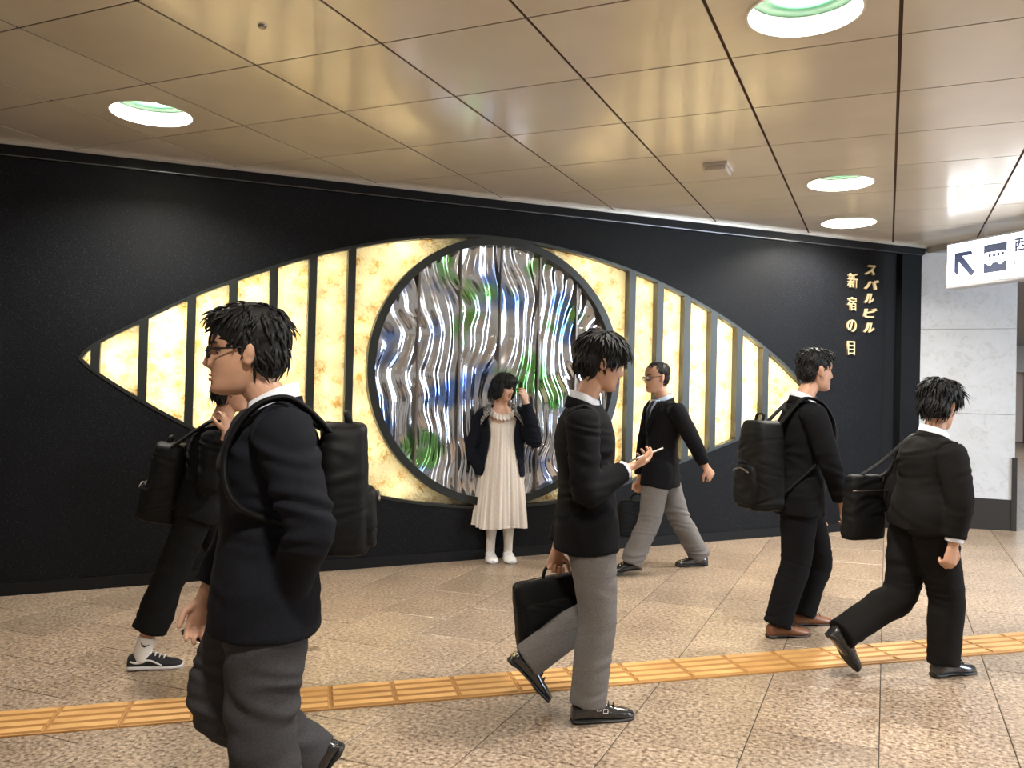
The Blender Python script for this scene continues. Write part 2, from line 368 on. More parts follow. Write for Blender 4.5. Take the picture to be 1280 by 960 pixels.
bm_obj('side_recess', prism([(SR, wall_floor(SR) - .02), (SR, CEIL), (7.10, CEIL), (7.10, wall_floor(7.1) - .02)], PWf, -.16, -.06), M_wallplain, wall)
bm_obj('end_post', prism([(7.10, wall_floor(7.1) - .02), (7.10, CEIL), (7.37, CEIL), (7.37, wall_floor(7.37) - .02)], PWf, -.16, .015), M_wall, wall)
bm_obj('backing', prism([(SL, -.1), (SL, CEIL), (7.3, CEIL), (7.3, -.1)], PWf, -.40, -.36), M_boxin, wall)
tr = bm_obj('trim_1', prism([(SL, CEIL - .022), (SL, CEIL), (7.39, CEIL), (7.39, CEIL - .022)], PWf, 0, .06), M_striplight); tag(tr, kind='structure')
tr = bm_obj('trim_2', prism([(SL, CEIL - .085), (SL, CEIL - .022), (7.38, CEIL - .022), (7.38, CEIL - .085)], PWf, 0, .05), M_wallplain); tag(tr, kind='structure')
tr = bm_obj('trim_3', prism([(SL, CEIL - .096), (SL, CEIL - .086), (7.375, CEIL - .086), (7.375, CEIL - .096)], PWf, 0, .034), M_steel); tag(tr, kind='structure')
NT(M_steel).b.inputs['Base Color'].default_value = (.16, .16, .17, 1)
bb = bm_obj('baseboard_back', prism([(SL, wall_floor(SL) - .02), (SL, wall_floor(SL) + .085), (7.37, wall_floor(7.37) + .085), (7.37, wall_floor(7.37) - .02)], PWf, .0, .04), M_wallplain); tag(bb, kind='structure')

# ------------------------------------------------------------------ structure: marble pier and what lies beyond
CX0, CX1, CY = .304, 1.215, 10.082
pier = mesh_obj('wall_right', [], [], M_marble); tag(pier, kind='structure')
V, F = [], []; box(V, F, (CX0, CY + .02, .1), (CX1 - .003, CY + 1.2, CEIL - .05)); pier.data.from_pydata(V, [], F); pier.data.update()
for z0, z1 in ((.541, 1.418), (1.422, 2.312), (2.316, CEIL - .068)):
    V, F = [], []; box(V, F, (CX0, CY, z0), (CX1, CY + .019, z1)); bevel(mesh_obj('marble_slab', V, F, M_marble, pier), .002, 1)
V, F = [], []; box(V, F, (CX0, CY - .012, .13), (CX1 + .004, CY + 1.2, .54)); ob = mesh_obj('baseboard_right', V, F, M_base); tag(ob, kind='structure')
V, F = [], []; box(V, F, (CX1 - .028, CY - .022, .15), (CX1 + .02, CY + .03, .98)); ob = mesh_obj('trim_4', V, F, M_base); tag(ob, kind='structure')
fw = mesh_obj('wall_far', [], [], M_brown); tag(fw, kind='structure')
V, F = [], []; box(V, F, (-2, 26.2, 0), (9, 26.4, CEIL)); fw.data.from_pydata(V, [], F); fw.data.update()
V, F = [], []; box(V, F, (1, 25.6, 2.45), (9, 26.2, CEIL - .07)); ob = mesh_obj('trim_5', V, F, M_farwhite); tag(ob, kind='structure')
V, F = [], []; box(V, F, (1.5, 26.1, .6), (3.33, 26.2, 2.45)); ob = mesh_obj('white_wall_panel', V, F, M_poster, fw)
V, F = [], []; box(V, F, (3.33, 25.9, .5), (3.72, 26.2, 2.45)); ob = mesh_obj('door_1', V, F, M_doorbr); tag(ob, kind='structure')

# ------------------------------------------------------------------ the backlit lens-shaped wall panel (a plain stand-in: straight bars, hammered amber glass, a round window of reeded silver glass)
ZC = 1.685
panel = empty('light_panel', WP(2.6, .5, 0)); PINV = Matrix.Translation(-Vector(WP(2.6, .5, 0)))
tag(panel, 'huge almond-shaped backlit amber glass panel with round silver centre in the black wall', 'light panel')
def PL(s, z, o=0.0):
    p = WP(s, z, o); q = PINV @ Vector(p); return (q.x, q.y, q.z)
def lens(z):                                         # inner span of the lens at height z
    out = []
    allp = np.vstack([UPc, LOc[::-1]]); n = len(allp)
    for i in range(n):
        a, b = allp[i], allp[(i + 1) % n]
        if (a[1] - z) * (b[1] - z) <= 0 and a[1] != b[1]:
            out.append(a[0] + (z - a[1]) / (b[1] - a[1]) * (b[0] - a[0]))
    return (min(out), max(out)) if len(out) >= 2 else None
HC, HR = (2.547, 1.70), 1.130
def upright(x0): return lambda z: x0
ringL = lambda z: HC[0] - math.sqrt(max(HR**2 - (z - HC[1])**2, 0)); ringR = lambda z: HC[0] + math.sqrt(max(HR**2 - (z - HC[1])**2, 0))
leftb = [upright(x) for x in (-.62, -.30, .03, .33, .63, .93, 1.24)]
rightb = [upright(x) for x in (3.83, 4.13, 4.43, 4.73, 5.03, 5.34)]
big = 1e3
bounds = [lambda z: -big] + leftb + [ringL] ; rb = [ringR] + rightb + [lambda z: big]
zs = np.linspace(.53, 2.86, 400)
def strip_rows(xl, xr, inset, n):
    rows = []
    for z in zs:
        s = lens(z)
        if not s: continue
        a, b = max(xl(z), s[0] + inset), min(xr(z), s[1] - inset)
        if b - a > .006: rows.append((z, a, b))
    if len(rows) < 3: return []
    # keep the longest unbroken run
    runs, cur = [], [rows[0]]
    for r in rows[1:]:
        if r[0] - cur[-1][0] < .009: cur.append(r)
        else: runs.append(cur); cur = [r]
    runs.append(cur); rows = max(runs, key=len)
    idx = np.unique(np.linspace(0, len(rows) - 1, n).astype(int)); return [rows[i] for i in idx]
def slab_rows(name, rows, nx, o_front, o_back, m, parent, bulge=0.0):
    V, F = [], []; nz = len(rows)
    for (z, a, b) in rows:
        for k in range(nx + 1):
            u = k / nx; V.append(PL(a + (b - a) * u, z, o_front + bulge * math.sin(PI * u)))
    off = len(V)
    for (z, a, b) in rows:
        for k in range(nx + 1): V.append(PL(a + (b - a) * k / nx, z, o_back))
    w = nx + 1
    for i in range(nz - 1):
        for k in range(nx):
            q = (i*w+k, i*w+k+1, (i+1)*w+k+1, (i+1)*w+k); F.append(q); F.append(tuple(off + x for x in q[::-1]))
        F.append((i*w, (i+1)*w, off+(i+1)*w, off+i*w)); F.append((i*w+nx, off+i*w+nx, off+(i+1)*w+nx, (i+1)*w+nx))
    for k in range(nx):
        F.append((k, off+k, off+k+1, k+1)); j = (nz-1)*w; F.append((j+k, j+k+1, off+j+k+1, off+j+k))
    return mesh_obj(name, V, F, m, parent)
HW = .031
def sh(f, d): return lambda z: f(z) + d
allp = list(zip(bounds[:-1], bounds[1:])) + list(zip(rb[:-1], rb[1:]))
lamps = []                                            # tube lamps behind every pane, more of them along the top
BASE = (2.4, 3.6, 1.7, 1.3, .8, .55, .42, .30, .34, .55, .75, .95, 1.15, 1.25, .7)
for k, (a, b) in enumerate(allp):
    rows = strip_rows(sh(a, HW * .8), sh(b, -HW * .8), .012, 60)
    if not rows: continue
    slab_rows('amber_pane', rows, 6, -.045, -.060, M_amber, panel, .012)
    z0, z1 = rows[0][0], rows[-1][0]; n = max(1, int((z1 - z0) / .30))
    for q in range(n):
        z = z0 + (z1 - z0) * (q + .5) / n; r = min(rows, key=lambda t_: abs(t_[0] - z)); u = (q + .5) / n
        if r[2] - r[1] > .05: lamps.append(((r[1] + r[2]) / 2, z, BASE[k] * (1 + 2.6 * max(0, (u - .62) / .38))))
for k, f in enumerate(leftb + rightb):
    r = k >= len(leftb); hw = HW + (.004 if r else 0)
    rows = strip_rows(sh(f, -hw), sh(f, hw), .002, 60)
    if rows: slab_rows('divider_bar', rows, 1, .035, -.33, M_bar, panel)
# rim of the lens
def rim(poly, w, o0, o1):
    P = np.array(poly); t = np.gradient(P, axis=0); t /= np.linalg.norm(t, axis=1)[:, None]; nrm = np.stack([-t[:, 1], t[:, 0]], 1)
    V, F = [], []
    for i in range(len(P)):
        for (d, o) in ((-w, o0), (w, o0), (w, o1), (-w, o1)):
            q = P[i] + nrm[i] * d; V.append(PL(q[0], q[1], o))
    for i in range(len(P) - 1):
        for k in range(4): a = i*4; F.append((a+k, a+(k+1) % 4, a+4+(k+1) % 4, a+4+k))
    F.append((0, 3, 2, 1)); e = (len(P)-1)*4; F.append((e, e+1, e+2, e+3)); return V, F
for c in (UPc, LOc): V, F = rim(c, .012, .03, -.14); mesh_obj('lens_rim', V, F, M_bar, panel)
def annulus(name, r0, r1, o0, o1, m, n=96):
    V, F = [], []
    for k in range(n):
        a = 2*PI*k/n
        for r, o in ((r0, o0), (r1, o0), (r1, o1), (r0, o1)): V.append(PL(HC[0] + r*math.cos(a), HC[1] + r*math.sin(a), o))
    for k in range(n):
        for q in range(4): a, b = k*4, ((k+1) % n)*4; F.append((a+q, b+q, b+(q+1) % 4, a+(q+1) % 4))
    return mesh_obj(name, V, F, m, panel)
annulus('centre_ring', 1.098, 1.164, .045, -.33, M_bar)
XS = np.linspace(-1.10, 1.10, 7)                      # six upright panes of reeded glass in the round window
for k in range(6):
    V, F = [], []; na, nz_ = 70, 150; a, b = XS[k] + .008, XS[k+1] - .008
    for i in range(nz_ + 1):
        for j in range(na + 1):
            x = a + (b - a) * j / na; hgt = math.sqrt(max(1.10**2 - x*x, .0004)); z = hgt * (2 * i / nz_ - 1)
            w = noise.noise((x*1.6, z*1.6, 1.7)) + .45*noise.noise((x*3.7, z*3.7, 8.3))
            h = math.sin(2*PI*(9.0*x + 1.5*w))
            V.append(PL(HC[0] + x, HC[1] + z, -.02 + .0085*h + .012*noise.noise((x*3.1, z*3.1, 4.4))))
    W_ = na + 1
    for i in range(nz_):
        for j in range(na): F.append((i*W_+j, i*W_+j+1, (i+1)*W_+j+1, (i+1)*W_+j))
    mesh_obj('reeded_pane', V, F, M_rip, panel, True)
    if k:
        hgt = math.sqrt(1.10**2 - XS[k]**2); M = Matrix.Translation(Vector(PL(HC[0] + XS[k], HC[1], 0))) @ Matrix(((WD[0], 0, WN[0], 0), (WD[1], 0, WN[1], 0), (0, 1, 0, 0), (0, 0, 0, 1)))
        V, F = [], []; box(V, F, (-.008, -hgt, -.03), (.008, hgt, .012), M); mesh_obj('seam_bar', V, F, M_seam, panel)
# tube lamps behind the panes
def tube(s, z, e=1.0, o=-.155, col=(1.0, .94, .82)):
    d = bpy.data.lights.new('pane_lamp', 'POINT'); d.energy = LAMP_W * e; d.color = col; d.shadow_soft_size = .04
    ob = bpy.data.objects.new('pane_lamp', d); COL.objects.link(ob); ob.location = WP(s, z, o)
for s, z, e in lamps:
    tube(s, z, e)
# faint light behind the ripple panes is the room's own; nothing is placed there

# ------------------------------------------------------------------ gilt lettering on the wall
def glyph_mesh(ch, bold=0.0):
    cu = bpy.data.curves.new('glyph', 'FONT'); cu.body = ch; cu.size = 1.0; cu.extrude = .06; cu.offset = bold; cu.resolution_u = 4
    ob = bpy.data.objects.new('glyph', cu); COL.objects.link(ob); bpy.context.view_layer.update()
    me = bpy.data.meshes.new_from_object(ob.evaluated_get(bpy.context.evaluated_depsgraph_get()))
    bpy.data.objects.remove(ob); return me
def letter(name, ch, mid, w, h, P, m, parent, bold=0.0, shear=0.0, o0=.0, o1=.02):
    me = glyph_mesh(ch, bold); co = np.array([v.co[:] for v in me.vertices])
    if len(co) == 0: return None
    lo, hi = co.min(0), co.max(0); u = (co - lo) / np.maximum(hi - lo, 1e-6)
    for v, q in zip(me.vertices, u):
        x = (q[0] - .5) * (w - abs(shear) * h) + shear * h * (q[1] - .5); z = (q[1] - .5) * h
        v.co = P(mid[0] + x, mid[1] + z, o0 + q[2] * (o1 - o0))
    me.materials.clear(); me.materials.append(m); me.update()
    return link(bpy.data.objects.new(name, me), parent)
let = empty('wall_lettering', WP(6.66, 2.2, 0)); tag(let, 'gilt raised Japanese lettering in slanted and upright columns at the end of the black wall', 'lettering')
LINV = Vector(WP(6.66, 2.2, 0))
def PLt(s, z, o): return tuple(Vector(WP(s, z, o)) - LINV)
for ch, md, w, h in (('ス',(6.669,2.902),.160,.108),('バ',(6.685,2.750),.204,.105),('ル',(6.658,2.603),.147,.106),('ビ',(6.672,2.452),.189,.102),('ル',(6.663,2.296),.163,.105)):
    letter('letter', ch, md, w, h, PLt, M_gold, let, .036, .28)
for ch, md, w, h in (('新',(6.432,2.776),.126,.153),('宿',(6.426,2.534),.111,.143),('の',(6.428,2.305),.119,.128),('目',(6.426,2.073),.090,.144)):
    letter('letter', ch, md, w, h, PLt, M_gold, let, .004)

# ------------------------------------------------------------------ hanging lit sign
S0 = np.array((.51369, 9.17832)); SNx = np.array((-WN[1], WN[0]))     # face looks towards -SNx
SNx = np.array((-.705275, -.708934))
sign = empty('hanging_sign', (S0[0], S0[1], 2.64)); tag(sign, 'white backlit hanging sign with arrow and bus pictogram in front of the marble pier', 'sign')
def PS(t_, z, o=0.0):
    p = S0 + WN * t_ + SNx * o; return (p[0] - S0[0], p[1] - S0[1], z - 2.64)
bm_obj('housing', prism([(-.012, 2.636), (1.9, 2.636), (1.9, 3.075), (-.012, 3.075)], PS, -.16, -.004), M_signbody, sign)
bm_obj('lit_face', prism([(0, 2.662), (1.88, 2.662), (1.88, 3.054), (0, 3.054)], PS, -.004, 0.0), M_signw, sign)
bm_obj('arrow', prism([(.084,2.966),(.268,2.966),(.290,2.926),(.172,2.926),(.308,2.760),(.272,2.722),(.128,2.880),(.124,2.745),(.084,2.782)], PS, 0, .004), M_signn, sign)
pic = bm_obj('bus_pictogram', prism([(.403,2.992),(.639,2.992),(.639,2.731),(.403,2.731)], PS, 0, .003), M_signn, sign)
bm_obj('bus_shape', prism([(.413,2.82),(.413,2.90),(.422,2.918),(.616,2.918),(.631,2.90),(.631,2.835),(.620,2.822),(.604,2.820),(.598,2.806),(.585,2.799),(.568,2.799),(.556,2.806),(.549,2.820),(.492,2.820),(.486,2.806),(.474,2.797),(.456,2.797),(.444,2.806),(.438,2.820)], PS, .003, .006), M_signw, pic)
for k in range(4): bm_obj('bus_window', prism([(.455+k*.044,2.872),(.483+k*.044,2.872),(.483+k*.044,2.902),(.455+k*.044,2.902)], PS, .006, .008), M_signn, pic)
bm_obj('bus_window', prism([(.424,2.842),(.433,2.842),(.440,2.900),(.431,2.900)], PS, .006, .008), M_signn, pic)
letter('letter', '西', (.772, 2.942), .118, .12, PS, M_signn, sign, .026, 0, 0, .004)
letter('letter', 'い', (.742, 2.785), .062, .045, PS, M_signn, sign, .014, 0, 0, .004)
V, F = [], []
for t_ in (.35, 1.5):
    p = PS(t_, 3.075, -.08); box(V, F, (p[0]-.012, p[1]-.012, p[2]), (p[0]+.012, p[1]+.012, CEIL - 2.64))
V1, F1 = V[:8], F[:6]; mesh_obj('hanger', V1, F1, M_signbody, sign); mesh_obj('hanger', V[8:], [tuple(i-8 for i in f) for f in F[6:]], M_signbody, sign)

# ------------------------------------------------------------------ ceiling fixtures
def lathe(prof, n=32):
    V, F = [], []
    for r, z in prof:
        for k in range(n): a = 2*PI*k/n; V.append((r*math.cos(a), r*math.sin(a), z))
    for i in range(len(prof)-1):
        for k in range(n): F.append((i*n+k, i*n+(k+1) % n, (i+1)*n+(k+1) % n, (i+1)*n+k))
    return V, F
DL = {(-1,-1): 'large round recessed downlight at the top right edge of the ceiling', (-6,-1): 'round recessed downlight alone on the left side of the ceiling', (-1,3): 'nearer of the two small round downlights above the gilt lettering', (-1,5): 'farther of the two small round downlights, closest to the wall corner'}
protoV = {}
for (i, j) in LIGHTS:
    loc = (GX + (i + .5)*GT, GY + (j + .5)*GT, CEIL)
    vis = (i, j) in DL
    d = empty('downlight', loc); tag(d, DL.get((i, j)) or {(-1, -5): 'recessed round downlight in the ceiling behind the photographer', (4, -5): 'recessed round downlight behind the photographer on the right', (4, -1): 'nearer recessed downlight beyond the right edge of the view', (4, 3): 'recessed downlight near the hanging sign beyond the right edge'}[(i, j)], 'downlight', 'recessed ceiling downlights')
    V, F = lathe([(.252, -.004), (.24, -.006), (.238, 0), (.238, .02)]); mesh_obj('trim_ring', V, F, M_bowl, d, True)
    V, F = lathe([(.238, .0), (.237, .045), (.236, .085)]); mesh_obj('reflector', V, F, M_bowl, d, True)
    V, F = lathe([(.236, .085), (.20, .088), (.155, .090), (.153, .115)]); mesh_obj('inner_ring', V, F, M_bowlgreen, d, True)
    V, F = lathe([(.153, .113), (.10, .109), (.05, .106), (.001, .105)]); mesh_obj('lamp_globe', V, F, M_globe, d, True)
det = empty('emergency_lamp', (GX - 1.525*GT, GY + 2.50*GT, CEIL)); tag(det, 'small grey rectangular box fixed under a beige ceiling panel', 'fixture')
V, F = [], []; box(V, F, (-.088, -.125, -.022), (.088, .125, 0)); bevel(mesh_obj('base_plate', V, F, M_plastic, det), .004)
V, F = [], []; box(V, F, (-.075, -.112, -.055), (.075, .112, -.022)); bevel(mesh_obj('cover', V, F, M_plastic, det), .006)
spk = empty('sprinkler_head', (GX - 3.536*GT, GY - 1.48*GT, CEIL)); tag(spk, 'tiny round sprinkler head in a ceiling panel at upper left', 'sprinkler')
V, F = lathe([(.001, -.012), (.016, -.012), (.02, -.006), (.022, 0)], 16); mesh_obj('cap', V, F, M_seam, spk)

# ------------------------------------------------------------------ figures: soft shapes grown from joints
def crom(P, n):
    P = np.array(P, float); m = len(P); out = []
    for i in range(m - 1):
        p0, p1, p2, p3 = P[max(i-1, 0)], P[i], P[i+1], P[min(i+2, m-1)]
        for k in range(n):
            t = k / n; out.append(.5*((2*p1) + (-p0+p2)*t + (2*p0-5*p1+4*p2-p3)*t*t + (-p0+3*p1-3*p2+p3)*t**3))
    out.append(P[-1]); return np.array(out)
def unit(v): v = np.asarray(v, float); return v / max(np.linalg.norm(v), 1e-9)
class Soup:
    def __init__(s): s.V = []; s.F = []
    def loft(s, pts, ra, rb=None, side=(0, 1, 0), seg=18, sub=5, power=2.0, round_ends=False):
        """closed tube through pts; ra = half size along 'side', rb = half size across it"""
        rb = ra if rb is None else rb
        n = len(pts); sd = np.array(side, float)
        if sd.ndim == 1: sd = np.tile(sd, (n, 1))
        D = crom(np.c_[np.array(pts, float), np.broadcast_to(ra, n), np.broadcast_to(rb, n), sd], sub)
        P, A, B, S = D[:, :3], np.maximum(D[:, 3], .0005), np.maximum(D[:, 4], .0005), D[:, 5:8]
        T = np.gradient(P, axis=0); b0 = len(s.V); m = len(P)
        for i in range(m):
            t = unit(T[i]); u = unit(S[i] - t * (S[i] @ t)); w = np.cross(t, u)
            for k in range(seg):
                a = 2*PI*k/seg; c, q = math.cos(a), math.sin(a)
                if power != 2.0: c = math.copysign(abs(c)**(2/power), c); q = math.copysign(abs(q)**(2/power), q)
                s.V.append(P[i] + u*A[i]*c + w*B[i]*q)
        for i in range(m - 1):
            for k in range(seg): s.F.append((b0+i*seg+k, b0+i*seg+(k+1) % seg, b0+(i+1)*seg+(k+1) % seg, b0+(i+1)*seg+k))
        c0, c1 = len(s.V), len(s.V) + 1
        t0, t1 = unit(T[0]), unit(T[-1]); k0 = .6 if round_ends else 0
        s.V += [P[0] - t0*min(A[0], B[0])*k0, P[-1] + t1*min(A[-1], B[-1])*k0]
        for k in range(seg):
            s.F.append((c0, b0+(k+1) % seg, b0+k)); e = b0+(m-1)*seg; s.F.append((c1, e+k, e+(k+1) % seg))
        return s
    def blob(s, c, r, M=None, nu=20, nv=12):
        b0 = len(s.V); M = np.eye(3) if M is None else M; c = np.array(c, float); r = np.array(r, float)
        s.V.append(c + M @ (r * (0, 0, -1)))
        for i in range(1, nv):
            a = -PI/2 + PI*i/nv
            for k in range(nu): p = 2*PI*k/nu; s.V.append(c + M @ (r * (math.cos(a)*math.cos(p), math.cos(a)*math.sin(p), math.sin(a))))
        s.V.append(c + M @ (r * (0, 0, 1))); top = len(s.V) - 1
        for k in range(nu):
            s.F.append((b0, b0+1+(k+1) % nu, b0+1+k)); e = b0+1+(nv-2)*nu; s.F.append((top, e+k, e+(k+1) % nu))
        for i in range(nv - 2):
            for k in range(nu): a = b0+1+i*nu; s.F.append((a+k, a+(k+1) % nu, a+nu+(k+1) % nu, a+nu+k))
        return s
    def grid(s, rings, cap=True):
        b0 = len(s.V); n = len(rings[0])
        for r in rings: s.V += list(r)
        for i in range(len(rings)-1):
            for k in range(n): s.F.append((b0+i*n+k, b0+i*n+(k+1) % n, b0+(i+1)*n+(k+1) % n, b0+(i+1)*n+k))
        if cap:
            s.V += [np.mean(rings[0], axis=0), np.mean(rings[-1], axis=0)]; c = len(s.V)-2; e = b0+(len(rings)-1)*n
            for k in range(n): s.F.append((c, b0+(k+1) % n, b0+k)); s.F.append((c+1, e+k, e+(k+1) % n))
        return s
    def xform(s, M, o, start=0):
        for i in range(start, len(s.V)): s.V[i] = M @ np.asarray(s.V[i]) + o
        return s
def fuse(name, soup, voxel, m, parent, smooth=3, wrinkle=0.0, wscale=1.0, seed=0.0):
    o = mesh_obj('raw', soup.V, soup.F, None)
    r = o.modifiers.new('r', 'REMESH'); r.mode = 'VOXEL'; r.voxel_size = voxel; r.adaptivity = 0
    if smooth: q = o.modifiers.new('s', 'SMOOTH'); q.iterations = smooth; q.factor = .5
    bpy.context.view_layer.update()
    me = bpy.data.meshes.new_from_object(o.evaluated_get(bpy.context.evaluated_depsgraph_get())); me.name = name
    bpy.data.objects.remove(o)
    if wrinkle:
        n = len(me.vertices); co = np.empty(n*3); me.vertices.foreach_get('co', co); co = co.reshape(-1, 3)
        no = np.empty(n*3); me.vertices.foreach_get('normal', no); no = no.reshape(-1, 3)
        x, y, z = (co * wscale).T; s = seed
        w = 1.6*np.sin(7*x + 3*np.sin(9*z + s)) + 1.3*np.sin(9*y + 2.5*np.sin(11*z + 2*s))
        env = .35 + .65*np.clip(np.sin(5.1*z + 2*np.sin(4*y + s) + 1.7*s), 0, 1)
        h = env*(.42*np.sin(21*z + 9*x + 3.2*w + s) + .38*np.sin(-16*z + 13*y + 8*x + 2.6*w + 1.3*s) + .16*np.sin(34*z - 21*x + 4*w))
        co += no * (wrinkle * h)[:, None]; me.vertices.foreach_set('co', co.ravel()); me.update()
    me.materials.clear(); me.materials.append(m); me.shade_smooth()
    return link(bpy.data.objects.new(name, me), parent)
def plain(name, soup, m, parent, smooth=True): return mesh_obj(name, soup.V, soup.F, m, parent, smooth)
def rotm(yaw=0, pitch=0, roll=0):        # degrees; pitch > 0 looks down
    return np.array(Euler((math.radians(roll), math.radians(pitch), math.radians(yaw)), 'XYZ').to_matrix())

HEADP = np.array([  # z, front x, back x, half width
 (-.116,.062,.020,.018),(-.111,.080,.002,.032),(-.100,.089,-.018,.043),(-.085,.089,-.036,.051),(-.068,.086,-.054,.057),(-.045,.086,-.074,.064),(-.02,.085,-.087,.069),
 (0,.082,-.094,.072),(.025,.088,-.099,.075),(.05,.086,-.099,.077),(.075,.074,-.091,.073),(.095,.052,-.072,.059),(.108,.026,-.046,.037),(.114,.0,-.022,.016)])
def head_rings(n=56, m=46):
    prof = crom(HEADP, 4); zz = np.linspace(prof[0, 0], prof[-1, 0], m); rings = []
    g = lambda v, c, s: math.exp(-((v-c)/s)**2)
    for z in zz:
        f, b, w = (np.interp(z, prof[:, 0], prof[:, k]) for k in (1, 2, 3)); cx = (f + b) / 2 * .55 + b * .0 - .004; ring = []
        for k in range(n):
            a = 2*PI*k/n; c, s = math.cos(a), math.sin(a)
            cc = math.copysign(abs(c)**.92, c); x = cx + (f - cx)*cc if c > 0 else cx + (cx - b)*cc; y = w*math.copysign(abs(s)**.9, s)
            if c > 0:
                fr = c**1.5
                nz = .026*math.exp(-((z+.030)/(.012 if z < -.03 else .030))**2)*g(y, 0, .0115) + .008*g(z, .004, .018)*g(y, 0, .010) + .006*g(z, -.034, .007)*g(abs(y), .013, .007)
                sock = -.011*g(z, .002, .013)*g(abs(y), .032, .015)
                brow = .004*g(z, .022, .008)*g(abs(y), .030, .02)
                lips = .0065*g(z, -.060, .0055)*g(y, 0, .019) + .0065*g(z, -.072, .0055)*g(y, 0, .017) - .003*g(z, -.066, .0025)*g(y, 0, .022) - .004*g(z, -.083, .006)*g(y, 0, .02)
                cheek = .004*g(z, -.022, .018)*g(abs(y), .046, .018)
                chin = .004*g(z, -.099, .010)*g(y, 0, .018)
                x += (nz + sock + brow + lips + cheek + chin)*min(1, fr*1.6)
            ring.append(np.array((x, y, z)))
        rings.append(ring)
    return rings
def face_x(y, z):
    prof = crom(HEADP, 4); f = np.interp(z, prof[:, 0], prof[:, 1]); b = np.interp(z, prof[:, 0], prof[:, 2]); w = np.interp(z, prof[:, 0], prof[:, 3]); cx = (f+b)/2*.55-.004
    s = min(.98, (abs(y)/w)**(1/.9)); c = math.sqrt(1-s*s)**.92; return cx + (f-cx)*c
def hand(soup, wrist, d, palm_n, right, curl=.5, scale=1.0, spread=1.0, thumb_open=.6):
    """palm with four fingers and a thumb; d = wrist to knuckles, palm_n = the way the palm faces"""
    d = unit(d); pn = unit(np.asarray(palm_n) - d*(np.asarray(palm_n) @ d)); th = np.cross(d, pn) * (1 if right else -1)   # towards the thumb
    W = np.asarray(wrist, float); k = scale
    soup.loft([W - d*.02*k, W + d*.025*k, W + d*.06*k, W + d*.088*k], np.array((.027, .034, .041, .040))*k, np.array((.020, .0175, .0155, .012))*k, side=th, seg=16, sub=4, round_ends=True)
    for i, (L, o) in enumerate(((.072, .0305), (.082, .0102), (.076, -.0102), (.060, -.0300))):
        p = W + d*(.083 - .004*abs(i - 1))*k + th*o*k; dirn = unit(d + th*(.10*spread*(1.2 - i*.8))); pts = [p - dirn*.012*k]; ang = 0
        for seg, fr in enumerate((.45, .30, .25)):
            pts.append(p); ang += curl*(.75, 1.0, .7)[seg] + .06*i
            p = p + (dirn*math.cos(ang) + pn*math.sin(ang))*L*fr*k
        pts.append(p); soup.loft(pts, np.array((.0092, .0092, .0087, .0080, .0062))*k, side=th, seg=10, sub=3, round_ends=True)
    b = W + d*.022*k + th*.026*k; d1 = unit(th*.75 + d*.65 + pn*.35); d2 = unit(th*(.35*thumb_open) + d*.9 + pn*.55)
    soup.loft([b - d1*.012*k, b + d1*.022*k, b + d1*.042*k, b + d1*.042*k + d2*.028*k, b + d1*.042*k + d2*.050*k], np.array((.014, .0135, .0115, .0100, .0075))*k, side=pn, seg=10, sub=3, round_ends=True)
def head_parts(root, soup, c, M, scale, brow=True):
    st = len(soup.V); soup.grid(head_rings())
    for s in (-1, 1):                                     # ears
        R = rotm(0, 0, 0); soup.blob((-.012, s*.076, -.008), (.017, .0075, .031), rotm(s*18, -8, 0)); soup.blob((-.004, s*.074, -.026), (.010, .007, .012)); soup.blob((-.017, s*.082, .004), (.012, .005, .022), rotm(s*25, -8, 0))
    soup.xform(M*scale, c, st)
    for s in (-1, 1):
        e = Soup().blob((.0605, s*.031, .001), (.0105, .0115, .0075)).xform(M*scale, c); plain('eye', e, M_eyew, root)
        e = Soup().blob((.0675, s*.031, .000), (.0048, .0062, .0062)).xform(M*scale, c); plain('iris', e, M_iris, root)
        pts = [(face_x(.016 + t*.036, .022) + .003, s*(.014 + t*.036), .023 + .004*math.sin(t*2.6)) for t in (0, .33, .66, 1)]
        b = Soup().loft(pts, (.0035, .0045, .004, .0022), (.0028,)*4, side=(0, 0, 1), seg=8, sub=3).xform(M*scale, c); plain('eyebrow', b, M_brow, root)
        pts = [(face_x(.018 + t*.026, .006) - .0065 + .004*math.sin(t*3.1), s*(.019 + t*.026), .007 + .004*math.sin(t*3.1) - .002*t) for t in (0, .33, .66, 1)]
        b = Soup().loft(pts, (.0018, .0026, .0026, .0016), (.003,)*4, side=(0, 0, 1), seg=8, sub=3).xform(M*scale, c); plain('upper_eyelid', b, M_brow, root)
    for z, w, h in ((-.0605, .021, .0042), (-.0715, .018, .0050)):
        pts = [(face_x(abs(t)*w, z) + .0055 - .003*t*t, t*w, z - (.0015*t*t if z < -.065 else -.001 + .002*t*t)) for t in (-1, -.5, 0, .5, 1)]
        b = Soup().loft(pts, (.001, h*.9, h, h*.9, .001), (.001, .0035, .004, .0035, .001), side=(0, 0, 1), seg=8, sub=3).xform(M*scale, c); plain('lip', b, M_lip, root)
